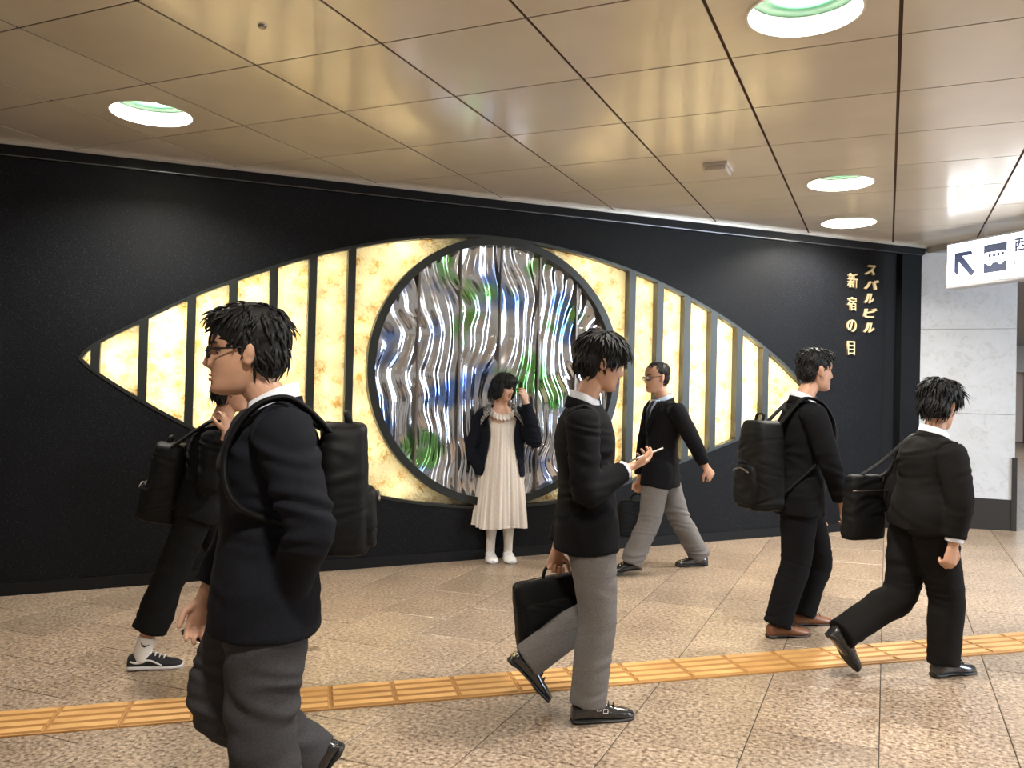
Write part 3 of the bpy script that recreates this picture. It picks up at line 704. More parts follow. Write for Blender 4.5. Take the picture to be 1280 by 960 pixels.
def hair(root, c, M, scale, blobs, locks=240, lock_len=.05, lock_r=.0055, seed=1, lift=.35, zmin=-.02, front_z=.03, m=None, droop=.5, name='hair'):
    """a fused cap plus tapered locks that leave it along the combing direction"""
    r = random.Random(seed); s = Soup()
    for ctr, rad in blobs: s.blob(ctr, rad, nu=28, nv=18)
    capo = fuse(name, s, .006, m or M_hair, root, 2, .0022, 3.2, seed)
    me = capo.data; n = len(me.vertices); co = np.empty(n*3); me.vertices.foreach_get('co', co); co = co.reshape(-1, 3); no = np.empty(n*3); me.vertices.foreach_get('normal', no); no = no.reshape(-1, 3)
    crown = np.array((-.03, 0, .13)); L = Soup(); ok = 0; tries = 0
    while ok < locks and tries < locks*12:
        tries += 1; i = r.randrange(n); p, q = co[i], no[i]
        if p[2] < zmin or (p[0] > .045 and p[2] < front_z): continue
        away = p - crown; t = away - q*(away @ q)
        if np.linalg.norm(t) < 1e-4: t = np.array((1, 0, 0))
        t = unit(t) + np.array((r.gauss(0, .35), r.gauss(0, .35), r.gauss(0, .25) - droop*.4)); t = unit(t - q*(t @ q)); ll = lock_len*r.uniform(.6, 1.25); lf = lift*r.uniform(.15, 1.0)
        pts = [p - q*.004, p + t*ll*.35 + q*ll*.22*lf, p + t*ll*.7 + q*ll*.28*lf, p + t*ll + q*ll*.22*lf - np.array((0, 0, ll*.12*droop))]
        L.loft(pts, np.array((lock_r, lock_r, lock_r*.7, lock_r*.12)), np.array((.4, .45, .35, .1))*lock_r, side=np.cross(t, q), seg=6, sub=2); ok += 1
    b = len(co); V = list(co) + list(L.V); fs = [tuple(f.vertices) for f in me.polygons] + [tuple(b + x for x in f) for f in L.F]
    nm = bpy.data.meshes.new(name); A = (M*scale); W = np.array(V) @ A.T + c
    nm.from_pydata([tuple(v) for v in W], [], fs); nm.update(); nm.materials.append(m or M_hair); nm.shade_smooth(); capo.data = nm
    return capo
def shoe(root, ank, toe, m_up, m_so, style='oxford', L=.285, plant=None, width=1.0):
    """shoe whose ankle sits at ank and whose toe points at toe; children: sole, laces"""
    a, b = np.array(ank, float), np.array(toe, float); v = b - a; h = unit((v[0], v[1], 0)) if np.hypot(v[0], v[1]) > .02 else np.array((1., 0, 0))
    if plant is not None: pit = 0.0; a = a.copy(); a[2] = plant + .088
    else: pit = math.atan2(v[2], np.hypot(v[0], v[1])*(1 if v[0]*h[0] + v[1]*h[1] > 0 else -1)) + math.radians(24)
    d = h*math.cos(pit) + np.array((0, 0, math.sin(pit))); up = -h*math.sin(pit) + np.array((0, 0, math.cos(pit))); sd = np.cross(up, d)
    k = L/.285; O = a - up*.088
    P = lambda x, y, z: O + d*x*k + sd*y*k*width + up*z*k
    prof = [(-.072, .018, .008, .060), (-.067, .028, .006, .076), (-.045, .035, .006, .088), (-.01, .037, .006, .096), (.03, .038, .006, .090), (.07, .041, .006, .076), (.11, .045, .006, .062), (.15, .044, .006, .053), (.18, .036, .006, .046), (.200, .024, .006, .037), (.209, .010, .008, .026)]
    def rings(pr, n=20):
        out = []
        for x, w, z0, z1 in crom(pr, 3):
            r = []
            for q in range(n):
                t = 2*PI*q/n; c, s_ = math.cos(t), math.sin(t); r.append(P(x, w*math.copysign(abs(c)**.75, c)*(1 - .25*max(0, s_)), (z0+z1)/2 + (z1-z0)/2*math.copysign(abs(s_)**.8, s_)))
            out.append(r)
        return out
    s = Soup().grid(rings(prof)); sh_ = plain('shoe', s, m_up, root)
    thick = .031 if style in ('sneaker', 'white') else .020
    so = [(x, w + (.003 if style == 'oxford' else .005) if 0 < i < len(prof)-1 else w + .003, .0, thick) for i, (x, w, z0, z1) in enumerate(prof)]
    if style == 'oxford':                                   # raised heel block: lift the waist of the sole
        so = [(x, w, (.012 if -.02 < x < .09 else .0), thick + (.006 if x < .0 else 0)) for x, w, z0, z1 in so]
    s = Soup().grid(rings(so, 20)); plain('sole', s, m_so, sh_)
    lm = M_lace_w if style in ('sneaker', 'white') else m_up
    for i in range(4):
        x = .045 + i*.022; z = .093 - i*.0078; w = .022
        s = Soup().loft([P(x, -w, z-.010), P(x+.004, 0, z+.003), P(x+.012, w, z-.010)], (.0035,)*3, (.0028,)*3, side=d, seg=6, sub=3); plain('lace', s, lm, sh_)
    if style == 'sneaker':
        for y in (-1, 1):
            pts = [(-.055, .052), (-.03, .044), (.0, .046), (.03, .056), (.055, .052), (.085, .038), (.105, .030)]
            wid = lambda x: np.interp(x, [p[0] for p in prof], [p[1] for p in prof])
            s = Soup().loft([P(x, y*(wid(x)*.96 + .002), z) for x, z in pts], (.004, .0055, .006, .0055, .005, .0045, .003), (.002,)*7, side=up, seg=6, sub=3); plain('side_stripe', s, M_lace_w, sh_)
    if style == 'monk':
        for x, z in ((.038, .064), (.066, .054)):
            for y in (-1, 1):
                w = np.interp(x, [p[0] for p in prof], [p[1] for p in prof]) + .001
                V, F = [], []
                for q in range(4):
                    c0 = [(-.010, -.008), (.010, -.008), (.010, .008), (-.010, .008)]; a_, b_ = c0[q], c0[(q+1) % 4]
                    st = Soup().loft([P(x + a_[0], y*w, z + a_[1]), P(x + b_[0], y*w, z + b_[1])], (.0016,)*2, side=sd, seg=6, sub=1); b0 = len(V); V += st.V; F += [tuple(b0 + i for i in f) for f in st.F]
                mesh_obj('buckle', V, F, M_lens if False else M_chrome, sh_)
    return a
M_chrome = mat('chrome_buckle', (.75, .75, .75), .15, 1.0)

def lerp(a, b, t): return np.asarray(a)*(1-t) + np.asarray(b)*t
class Fig:
    """a person's root, joints and the floor under it"""
    def __init__(s, spec, label, group=None):
        x, y = spec['at']; s.base = fl(x, y); s.root = empty('person', (x, y, s.base), math.radians(spec['rot'])); tag(s.root, label, 'person', group)
        s.J = {k: np.array(v, float) for k, v in spec['J'].items()}; s.rot = math.radians(spec['rot']); s.xy = (x, y)
    def ground(s, p):
        c, q = math.cos(s.rot), math.sin(s.rot); return fl(s.xy[0] + c*p[0] - q*p[1], s.xy[1] + q*p[0] + c*p[1]) - s.base
    def thing(s, name, label, cat, p, group=None):       # an empty that shares the figure's axes, for what it carries
        c, q = math.cos(s.rot), math.sin(s.rot); o = empty(name, (s.xy[0] + c*p[0] - q*p[1], s.xy[1] + q*p[0] + c*p[1], s.base + p[2]), s.rot); tag(o, label, cat, group); return o
def body(f, head_M, hs=1.0, m=None, hands=None, voxel=.0042, feet=True, slim=1.0):
    J = f.J; s = Soup(); side = unit(J['shL'] - J['shR']); hipside = unit(J['hipL'] - J['hipR'])
    pel, nk, hd = J['pelvis'], J['neck'], J['head']; mid = lerp(pel, nk, .5)
    s.loft([pel - (0, 0, .06), pel + (0, 0, .03), lerp(pel, nk, .35), lerp(pel, nk, .65), lerp(pel, nk, .86), nk - (0, 0, .01)], np.array((.12, .145, .125, .145, .135, .06))*slim, np.array((.085, .10, .085, .105, .085, .055))*slim,
           side=[hipside, hipside, lerp(hipside, side, .35), side, side, side])
    chin = hd + head_M @ (np.array((-.012, 0, -.06))*hs)
    s.loft([nk - (0, 0, .05), nk, lerp(nk, chin, .5), chin], (.07, .058, .052, .05), (.062, .058, .054, .052), side=head_M[:, 1])
    head_parts(f.root, s, hd, head_M, hs)
    for S, sg in (('R', -1), ('L', 1)):
        sh_, el, wr = J['sh'+S], J['el'+S], J['wr'+S]
        s.loft([lerp(nk, sh_, .45) - (0, 0, .05), sh_ - (0, 0, .02), lerp(sh_, el, .5), el, lerp(el, wr, .35), wr], np.array((.036, .042, .042, .037, .037, .027)), side=side, round_ends=True)
        hp, kn, an = J['hip'+S], J['knee'+S], J['ank'+S]
        s.loft([hp + (0, 0, .04), lerp(hp, kn, .3), kn, lerp(kn, an, .3), an], np.array((.082, .075, .052, .052, .038))*slim, side=hipside, round_ends=True)
        if feet: tv = unit(J['toe'+S] - an); s.loft([an + (0, 0, .01), an - (0, 0, .03) + tv*.02, an + tv*.10 - (0, 0, .012)], (.034, .032, .026), (.034, .028, .016), side=hipside, seg=12)
        hh = (hands or {}).get(S, {}); d = J['ha'+S] - wr
        hand(s, wr + unit(d)*.012, d, hh.get('n', (.2, -sg*1.0, 0)), S == 'R', hh.get('curl', .45), hh.get('scale', 1.0), hh.get('spread', 1.0), hh.get('thumb', .6))
    return fuse('body', s, voxel, m or M_skin, f.root, 2)
def trousers(f, m, hem=.075, thigh=.098, knee=.078, rise=.10, cuff_r=.066, seed=0, wr=.006):
    J = f.J; s = Soup(); side = unit(J['hipL'] - J['hipR']); pel = J['pelvis']
    s.loft([pel + (0, 0, .14), pel + (0, 0, .06), pel - (0, 0, .04), pel - (0, 0, .09)], (.155, .17, .165, .12), (.115, .125, .125, .10), side=side)
    for S in 'RL':
        hp, kn, an = J['hip'+S], J['knee'+S], J['ank'+S]; sh_ = unit(an - kn); end = an - sh_*(hem - .075) if hem > .075 else an + sh_*.032
        s.loft([hp + (0, 0, .03), lerp(hp, kn, .35), kn, lerp(kn, end, .35), lerp(kn, end, .75), end], (thigh, thigh*.98, knee, knee*.97, cuff_r*1.02, cuff_r), (thigh*1.08, thigh*1.05, knee*1.08, knee*1.06, cuff_r*1.12, cuff_r*1.12), side=side, seg=24)
    return fuse('trousers', s, .0085, m, f.root, 3, wr, 1.0, seed)
def jacket(f, m, hem_drop=.10, bulk=1.0, sleeve=1.0, seed=0, wr=.006, flare=1.0, neckdrop=.0, name='jacket', cuff=.03):
    J = f.J; s = Soup(); side = unit(J['shL'] - J['shR']); hs_ = unit(J['hipL'] - J['hipR']); pel, nk = J['pelvis'], J['neck']; ax = unit(nk - pel)
    hem = pel - np.array((0, 0, hem_drop))
    s.loft([hem, pel + (0, 0, .02), lerp(pel, nk, .36), lerp(pel, nk, .66), lerp(pel, nk, .86), nk - ax*.012], np.array((.188*flare, .182, .168, .182, .160, .082))*bulk, np.array((.150*flare, .142, .126, .140, .118, .078))*bulk,
           side=[hs_, hs_, lerp(hs_, side, .4), side, side, side], seg=32, power=2.25)
    for S, sg in (('R', -1), ('L', 1)):
        sh_, el, w = J['sh'+S], J['el'+S], J['wr'+S]; w = w - unit(w - el)*cuff
        out = side*sg
        s.loft([lerp(nk, sh_, .35) - ax*.035, lerp(nk, sh_, .75) - ax*.02, sh_ - out*.012, lerp(sh_, el, .45), el, lerp(el, w, .45), w], np.array((.062, .066, .070, .065, .059, .055, .049))*sleeve*bulk**.5, np.array((.070, .074, .077, .071, .063, .057, .052))*sleeve*bulk**.5, side=side, seg=22, round_ends=False)
    for S in 'RL':                                       # skirts follow the thighs
        hp, kn = J['hip'+S], J['knee'+S]; v = kn - hp; k = min(1.0, max(.12, (hp[2] - hem[2]) / max(-v[2], .05)))
        s.loft([hp + (0, 0, .10), hp + (0, 0, .02), hp + v*k*.55, hp + v*k], (.09, .112*bulk, .114*bulk, .114*bulk), (.10, .122*bulk, .124*bulk, .122*bulk), side=hs_, seg=24)
    return fuse(name, s, .008, m, f.root, 7, wr, 1.0, seed)
def collar(f, head_M, m, h=.038, r=.069, tilt=.30, drop=.0, open_=.35, name='shirt_collar', flare=.012):
    """folded stand collar round the neck, open at the throat"""
    J = f.J; nk = J['neck']; side = unit(J['shL'] - J['shR']); fw = np.array((side[1], -side[0], 0.)); V, F = [], []; n = 40
    for k in range(n + 1):
        a = open_ + (2*PI - 2*open_)*k/n; c, q = math.cos(a), math.sin(a); fr = max(0, c)
        for (rr, z) in ((r + flare - .002, -.030 - fr*.02), (r, h*.98 - fr*.012), (r - .006, h - fr*.012), (r - .004, -.030)):
            V.append(nk + fw*(c*rr*1.02 + .004) + side*q*rr*.98 + np.array((0, 0, z - drop - tilt*c*rr)))
    for k in range(n):
        for q in range(4): a = k*4; F.append((a+q, a+(q+1) % 4, a+4+(q+1) % 4, a+4+q))
    F += [(0, 3, 2, 1), (n*4, n*4+1, n*4+2, n*4+3)]
    return mesh_obj(name, V, F, m, f.root, True)
def socks(f, m):
    for S in 'RL':
        a, kn = f.J['ank'+S], f.J['knee'+S]; up = unit(kn - a); s = Soup().loft([a - up*.03, a + up*.04, a + up*.13], (.041, .042, .043), (.046, .045, .044), side=(0, 1, 0), seg=16); plain('sock', s, m, f.root)
def cuff(f, S, m, out=.012, r=.040):
    J = f.J; d = unit(J['wr'+S] - J['el'+S]); w = J['wr'+S]; s = Soup().loft([w - d*.05, w - d*.03, w - d*.03 + d*out], (r, r, r), (r*1.05,)*3, side=(0, 1, 0), seg=20, sub=3); return plain('shirt_cuff', s, m, f.root)
def glasses(f, c, M, hs):
    g = Soup()
    for s in (-1, 1):
        pts = []
        for k in range(17):
            a = 2*PI*k/16; cy, cz = math.cos(a), math.sin(a); pts.append((.099 - .010*abs(.033 + cy*.023)/.05, s*(.033 + .023*math.copysign(abs(cy)**.7, cy)), .0 + .016*math.copysign(abs(cz)**.7, cz)))
        g.loft(pts, (.0019,)*17, (.0019,)*17, side=(1, 0, .01), seg=6, sub=1)
        g.loft([(.092, s*.056, .008), (.05, s*.074, .008), (.0, s*.079, .008), (-.02, s*.078, -.004)], (.0026,)*4, (.0016,)*4, side=(0, 0, 1), seg=6, sub=3)
    g.loft([(.098, -.010, .004), (.102, 0, .006), (.098, .010, .004)], (.0018,)*3, side=(1, 0, 0), seg=6, sub=3)
    g.xform(M*hs, c); fr = plain('glasses', g, M_frame, f.root)
    for s in (-1, 1):
        V, F = [], [];  n = 20
        for dx in (0, .0012):
            for k in range(n): a = 2*PI*k/n; cy, cz = math.cos(a), math.sin(a); V.append(c + (M*hs) @ np.array((.0985 + dx - .010*abs(.033 + cy*.022)/.05, s*(.033 + .022*math.copysign(abs(cy)**.7, cy)), .015*math.copysign(abs(cz)**.7, cz))))
        F = [tuple(range(n)), tuple(range(2*n-1, n-1, -1))] + [(k, (k+1) % n, n+(k+1) % n, n+k) for k in range(n)]
        mesh_obj('lens', V, F, M_lens, fr)
def soft_box(o, size, m, parent=None, M=None, power=5.0, taper=.88, seed=1, wr=.004, voxel=.007, name='bag_body'):
    """a soft bag body standing on its base: size = (length, width, height)"""
    L, W, H = size; s = Soup(); s.loft([(0, 0, 0), (0, 0, H*.06), (0, 0, H*.5), (0, 0, H*.92), (0, 0, H)], np.array((.44, .5, .5*(.5+taper/2), .5*taper, .42*taper))*L, np.array((.36, .5, .52, .42, .25))*W, side=(1, 0, 0), seg=40, sub=5, power=power)
    if M is not None: s.xform(np.array(M)[:3, :3], np.array(M)[:3, 3])
    s.xform(np.eye(3), np.asarray(o, float)); return fuse(name, s, voxel, m, parent, 2, wr, 1.4, seed)

# ------------------------------------------------------------------ the people
def D(**k): return k
POSE = {
'phone':dict(at=(-1.246,3.673),rot=37.2,J=dict(pelvis=(0.000,0.000,0.868),neck=(-0.024,0.000,1.412),head=(0.056,0.000,1.597),hipR=(-0.011,-0.090,0.871),kneeR=(0.029,-0.100,0.470),ankR=(-0.007,-0.100,0.104),toeR=(0.183,-0.100,0.018),hipL=(0.038,0.090,0.843),kneeL=(0.090,0.100,0.439),ankL=(-0.219,0.100,0.229),toeL=(-0.170,0.100,0.095),shR=(-0.092,-0.190,1.326),elR=(-0.086,-0.250,1.025),wrR=(0.130,-0.170,1.128),haR=(0.233,-0.130,1.157),shL=(0.060,0.190,1.315),elL=(0.010,0.260,0.973),wrL=(-0.069,0.220,0.709),haL=(-0.079,0.220,0.633))),
'glassesfront':dict(at=(-1.664,1.990),rot=-142.8,J=dict(pelvis=(0.000,0.000,0.907),neck=(-0.009,0.000,1.425),head=(0.077,0.000,1.583),hipL=(-0.013,0.090,0.921),kneeL=(-0.005,0.100,0.529),ankL=(-0.061,0.100,0.143),toeL=(0.063,0.100,0.100),hipR=(0.014,-0.090,0.882),kneeR=(0.126,-0.100,0.541),ankR=(-0.136,-0.100,0.347),toeR=(-0.127,-0.100,0.212),shL=(-0.045,0.200,1.359),elL=(-0.120,0.270,1.107),wrL=(-0.064,0.130,0.895),haL=(-0.036,0.100,0.814),shR=(0.007,-0.200,1.320),elR=(0.096,-0.250,1.028),wrR=(0.189,-0.220,0.828),haR=(0.206,-0.220,0.746))),
'hidden':dict(at=(-3.392,3.506),rot=37.2,J=dict(pelvis=(0.000,0.000,0.837),neck=(0.091,0.000,1.281),head=(0.156,0.000,1.470),hipR=(-0.002,-0.080,0.822),kneeR=(-0.117,-0.080,0.511),ankR=(-0.255,-0.080,0.096),toeR=(-0.135,-0.080,0.015),hipL=(0.004,0.080,0.800),kneeL=(0.177,0.080,0.458),ankL=(0.243,0.080,0.057),toeL=(0.373,0.080,0.007),shR=(0.082,-0.170,1.203),elR=(0.073,-0.230,0.950),wrR=(0.145,-0.200,1.226),haR=(0.145,-0.120,1.393),shL=(0.062,0.170,1.206),elL=(0.272,0.220,0.701),wrL=(0.515,0.150,0.312),haL=(0.554,0.130,0.188))),
'backman':dict(at=(-1.663,6.738),rot=-142.8,J=dict(pelvis=(-0.000,-0.000,0.820),neck=(-0.015,-0.000,1.377),head=(0.058,0.000,1.557),hipL=(0.065,0.090,0.803),kneeL=(0.129,0.100,0.423),ankL=(0.270,0.100,0.110),toeL=(0.376,0.100,0.049),hipR=(-0.060,-0.090,0.786),kneeR=(-0.207,-0.100,0.423),ankR=(-0.401,-0.100,0.104),toeR=(-0.217,-0.100,0.022),shL=(-0.039,0.200,1.291),elL=(-0.166,0.260,1.044),wrL=(-0.270,0.250,0.862),haL=(-0.317,0.240,0.799),shR=(0.004,-0.200,1.295),elR=(0.047,-0.250,0.972),wrR=(0.089,-0.220,0.721),haR=(0.101,-0.220,0.641))),
'backpackman':dict(at=(-0.476,5.425),rot=37.2,J=dict(pelvis=(0.000,0.000,0.844),neck=(0.005,0.000,1.404),head=(0.094,-0.000,1.588),hipR=(-0.056,-0.090,0.840),kneeR=(-0.075,-0.090,0.440),ankR=(-0.184,-0.090,0.097),toeR=(0.004,-0.090,0.019),hipL=(0.068,0.090,0.818),kneeL=(0.195,0.100,0.407),ankL=(0.095,0.100,0.101),toeL=(0.248,0.100,0.016),shR=(-0.041,-0.200,1.311),elR=(0.037,-0.250,1.035),wrR=(0.147,-0.220,0.798),haR=(0.170,-0.220,0.727),shL=(0.087,0.200,1.313),elL=(0.154,0.250,0.943),wrL=(0.246,0.250,0.685),haL=(0.265,0.250,0.608))),
'rightman':dict(at=(0.185,4.917),rot=45.6,J=dict(pelvis=(0.000,0.000,0.831),neck=(0.059,0.000,1.228),head=(0.100,0.000,1.389),hipR=(-0.044,-0.090,0.824),kneeR=(0.064,-0.090,0.410),ankR=(0.054,-0.090,0.096),toeR=(0.254,-0.090,0.011),hipL=(0.025,0.090,0.797),kneeL=(-0.050,0.100,0.387),ankL=(-0.420,0.100,0.214),toeL=(-0.352,0.100,0.023),shR=(-0.028,-0.190,1.138),elR=(-0.027,-0.240,0.912),wrR=(-0.043,-0.220,0.704),haR=(-0.062,-0.220,0.626),shL=(0.114,0.190,1.131),elL=(0.032,0.250,0.876),wrL=(0.130,0.240,0.698),haL=(0.157,0.220,0.638))),
'woman':dict(at=(-2.898,6.654),rot=-66.5,J=dict(pelvis=(0.000,-0.130,0.816),neck=(0.000,-0.149,1.331),head=(0.040,-0.117,1.476),hipR=(0.000,-0.197,0.780),kneeR=(0.020,-0.202,0.405),ankR=(0.000,-0.208,0.087),toeR=(0.120,-0.189,0.022),hipL=(0.000,-0.067,0.783),kneeL=(0.030,-0.058,0.410),ankL=(0.000,-0.057,0.098),toeL=(0.120,-0.034,0.032),shR=(-0.000,-0.305,1.251),elR=(-0.020,-0.381,0.946),wrR=(0.020,-0.305,0.731),haR=(0.030,-0.276,0.664),shL=(-0.000,0.018,1.273),elL=(0.060,0.146,1.025),wrL=(0.120,0.070,1.350),haL=(0.150,0.040,1.444))),
}
HB_SHORT = [((-.018,0,.050),(.102,.087,.080)), ((-.048,0,.0),(.064,.073,.080))]
HB_MOP = [((-.012,0,.056),(.112,.096,.086)), ((-.045,0,.002),(.074,.082,.088)), ((.050,0,.060),(.058,.082,.046)), ((.0,.062,.025),(.055,.028,.045)), ((.0,-.062,.025),(.055,.028,.045))]

# 1. young man with a phone and a briefcase, crossing the middle of the picture
f = Fig(POSE['phone'], 'young man in black jacket and grey trousers looking down at phone, briefcase in hand'); J = f.J
HM = rotm(-4, 14, 0); f.root['label'] = 'young man in black jacket and grey trousers walking right, holding out a phone'
phone_n = np.array((-.22, .25, .94))
body(f, HM, 1.06, hands={'R': dict(n=phone_n, curl=.62, thumb=.9), 'L': dict(n=(0, -1, .1), curl=1.25)})
hair(f.root, J['head'], HM, 1.06, HB_MOP, 520, .052, .0056, 3, .22, -.06, .02, droop=.8)
collar(f, HM, M_shirt, .040, .068, .30); trousers(f, M_greytr, .075, .100, .080, cuff_r=.074, seed=1); collar(f, HM, M_suit, .026, .080, .30, .020, .45, 'jacket_collar', .016); jacket(f, M_suit, .125, 1.0, 1.0, 1); socks(f, M_black)
cuff(f, 'R', M_shirt)
shoe(f.root, J['ankR'], J['toeR'], M_shoeblk, M_sole, 'monk', .295, f.ground(J['ankR'])); shoe(f.root, J['ankL'], J['toeL'], M_shoeblk, M_sole, 'oxford', .285)
d = unit(J['haR'] - J['wrR']); pc = J['wrR'] + d*.125 + unit(phone_n)*.026
ph = f.thing('smartphone', 'thin pale smartphone held flat in the hand of the man in the middle', 'phone', pc)
u = unit(d*.9 + np.array((.25, -.1, .12))); n_ = unit(phone_n - u*(phone_n @ u)); v_ = np.cross(n_, u); MM = Matrix((list(u) + [0], list(v_) + [0], list(n_) + [0], [0, 0, 0, 1])).transposed()
V, F = [], []; box(V, F, (-.074, -.036, -.004), (.074, .036, .003), MM); bevel(mesh_obj('case', V, F, M_phone, ph), .003)
V, F = [], []; box(V, F, (-.069, -.033, .003), (.069, .033, .0042), MM); mesh_obj('screen', V, F, M_glass, ph)
bc = f.thing('briefcase', 'soft black briefcase carried low in the left hand of the man in the middle', 'briefcase', (-.035, .235, .255))
TB = Matrix.Rotation(math.radians(-9), 4, 'Y')
soft_box((0, 0, 0), (.43, .13, .32), M_nylon, bc, TB, 6, .93, 2)
pk = soft_box((0, -.055, .03), (.36, .05, .20), M_nylon, bc, TB, 6, .95, 3); pk.name = 'front_pocket'
s = Soup().loft([(-.10, 0, .30), (-.085, 0, .355), (-.04, 0, .385), (.03, 0, .375), (.075, 0, .34), (.085, 0, .29)], (.010,)*6, (.008,)*6, side=(0, 1, 0), seg=10); plain('handle', s, M_nylon, bc)
s = Soup().loft([(-.19, .0, .285), (-.06, .0, .315), (.06, .0, .30), (.16, .0, .26)], (.006,)*4, side=(0, 1, 0), seg=8); plain('zip', s, M_seam, bc)

# 2. man with glasses in the left foreground
f = Fig(POSE['glassesfront'], 'man with glasses and backpack in dark jacket walking left, nearest the camera'); J = f.J
HM = rotm(3, 3, 0)
body(f, HM, 1.08, hands={'R': dict(n=(-.3, 1, 0), curl=.55), 'L': dict(n=(.1, -1, 0), curl=.6)})
hair(f.root, J['head'], HM, 1.08, [((-.018,0,.052),(.106,.090,.084)), ((-.048,0,.002),(.068,.077,.084)), ((.05,0,.085),(.045,.065,.030))], 380, .042, .0052, 5, .5, -.05, .055)
glasses(f, J['head'], HM, 1.08)
collar(f, HM, M_shirt, .048, .072, .38, .0, .30); trousers(f, M_darkgrey, .075, .112, .090, cuff_r=.080, seed=4, wr=.008); collar(f, HM, M_navy, .026, .084, .32, .020, .45, 'jacket_collar', .016); jacket(f, M_navy, .13, 1.08, 1.05, 5, .008); socks(f, M_black)
shoe(f.root, J['ankL'], J['toeL'], M_shoeblk, M_sole, 'oxford', .285, f.ground(J['ankL'])); shoe(f.root, J['ankR'], J['toeR'], M_shoeblk, M_sole, 'oxford', .285)
def backpack(f, label, c, size, seed, strap_x=.09, lean=0.0):
    L, W, H = size; b = f.thing('backpack', label, 'backpack', c, None); J = f.J; off = np.array(c)
    TB = Matrix.Rotation(lean, 4, 'Y')
    o = soft_box((0, 0, 0), (L, W, H), M_nylon, b, TB, 4.0, .86, seed, .006); o.name = 'pack_body'
    o = soft_box((-L*.42, 0, .05*H), (L*.42, W*.78, H*.45), M_nylon, b, TB, 4.0, .9, seed + 1); o.name = 'front_pocket'
    s = Soup().loft([(-L*.1, -.04, H*.98), (-L*.05, -.035, H*1.07), (-L*.05, .035, H*1.07), (-L*.1, .04, H*.98)], (.010,)*4, (.007,)*4, side=(1, 0, 0), seg=8); plain('grab_handle', s.xform(np.array(TB)[:3, :3], np.zeros(3)), M_nylon, b)
    s = Soup().loft([(-L*.64, -W*.30, H*.42), (-L*.66, 0, H*.46), (-L*.64, W*.30, H*.42)], (.005,)*3, side=(1, 0, 0), seg=6); plain('zip', s.xform(np.array(TB)[:3, :3], np.zeros(3)), M_seam, b)
    for S, sg in (('R', -1), ('L', 1)):
        sh_ = lerp(J['neck'], J['sh'+S], .62) - off; side = unit(J['shL'] - J['shR']); fw = np.array((side[1], -side[0], 0))
        top = sh_ + np.array((0, 0, .060)); pts = [(L*.2, sg*W*.28, H*.90), top - fw*.07 - (0, 0, .02), top + (0, 0, .008), top + fw*.085 - (0, 0, .035), top + fw*.145 - (0, 0, .16), top + fw*.10 + side*sg*.055 - (0, 0, .30), (L*.25, sg*W*.42, H*.16)]
        s = Soup().loft(pts, (.030, .032, .033, .033, .028, .018, .014), (.010,)*7, side=side, seg=12); plain('strap', s, M_nylon, b)
    return b
backpack(f, 'black backpack on the back of the man with glasses in the left foreground', (-.215, 0, 1.0), (.16, .28, .38), 11)
kf = f.thing('folded_umbrella', 'small dark folded umbrella in the forward hand of the nearest man', 'umbrella', J['wrR'] + (.03, 0, -.13))
s = Soup().loft([(-.13, 0, -.035), (-.07, 0, -.018), (-.02, 0, 0), (.012, 0, .008)], (.010, .020, .021, .012), side=(0, 1, 0), seg=12, round_ends=True); plain('canopy', s, M_nylon, kf)
s = Soup().loft([(.012, 0, .008), (.035, 0, .014)], (.009, .011), side=(0, 1, 0), seg=10, round_ends=True); plain('grip', s, M_sole, kf)

# 3. the person mostly hidden behind him, walking right
f = Fig(POSE['hidden'], 'person in cropped black trousers and sneakers walking right, mostly hidden by nearest man'); J = f.J
HM = rotm(0, 8, 0)
body(f, HM, .98, m=M_skin, hands={'R': dict(n=(-.6, .8, .1), curl=.55), 'L': dict(n=(-.6, -.6, .2), curl=.6)}, slim=.9)
hair(f.root, J['head'], HM, .98, [((-.015,0,.045),(.106,.090,.088)), ((-.048,0,-.01),(.070,.078,.088)), ((.055,0,.065),(.048,.070,.040))], 240, .05, .0055, 8, .3, -.08, .03)
trousers(f, M_black, .175, .088, .080, cuff_r=.082, seed=7); jacket(f, M_black, .04, .95, .98, 8, .006, name='dark_top')
for S, pl_ in (('R', True), ('L', True)):
    a = J['ank'+S].copy(); g_ = f.ground(a); a[2] = g_ + .088; kn = J['knee'+S]; up = unit(kn - a)
    s = Soup().loft([a - (0, 0, .045), a + up*.01, a + up*.075, a + up*.085], (.040, .041, .043, .042), (.046, .045, .044, .043), side=(0, 1, 0), seg=20); sk = plain('sock', s, M_sock, f.root)
    o = unit(np.cross((0, 1, 0), up)); q = -1 if S == 'R' else 1
    pts = [a + up*(.050 + z) + np.array((0, q, 0))*.0440*math.cos(x/.045) + o*x*(-1 if o[0] < 0 else 1) for x, z in ((-.022, .010), (-.012, .0), (0, -.004), (.010, -.001), (.024, .010))]
    s = Soup().loft(pts, (.0008, .0035, .0050, .0034, .0006), (.0014,)*5, side=up, seg=6, sub=4); plain('tick_mark', s, M_frame, sk)
    shoe(f.root, J['ank'+S], J['toe'+S], M_canvas, M_solew, 'sneaker', .28, g_)
backpack(f, 'dark bag on the back of the half-hidden person walking right', (-.20, 0, .76), (.18, .28, .42), 21, lean=.12)

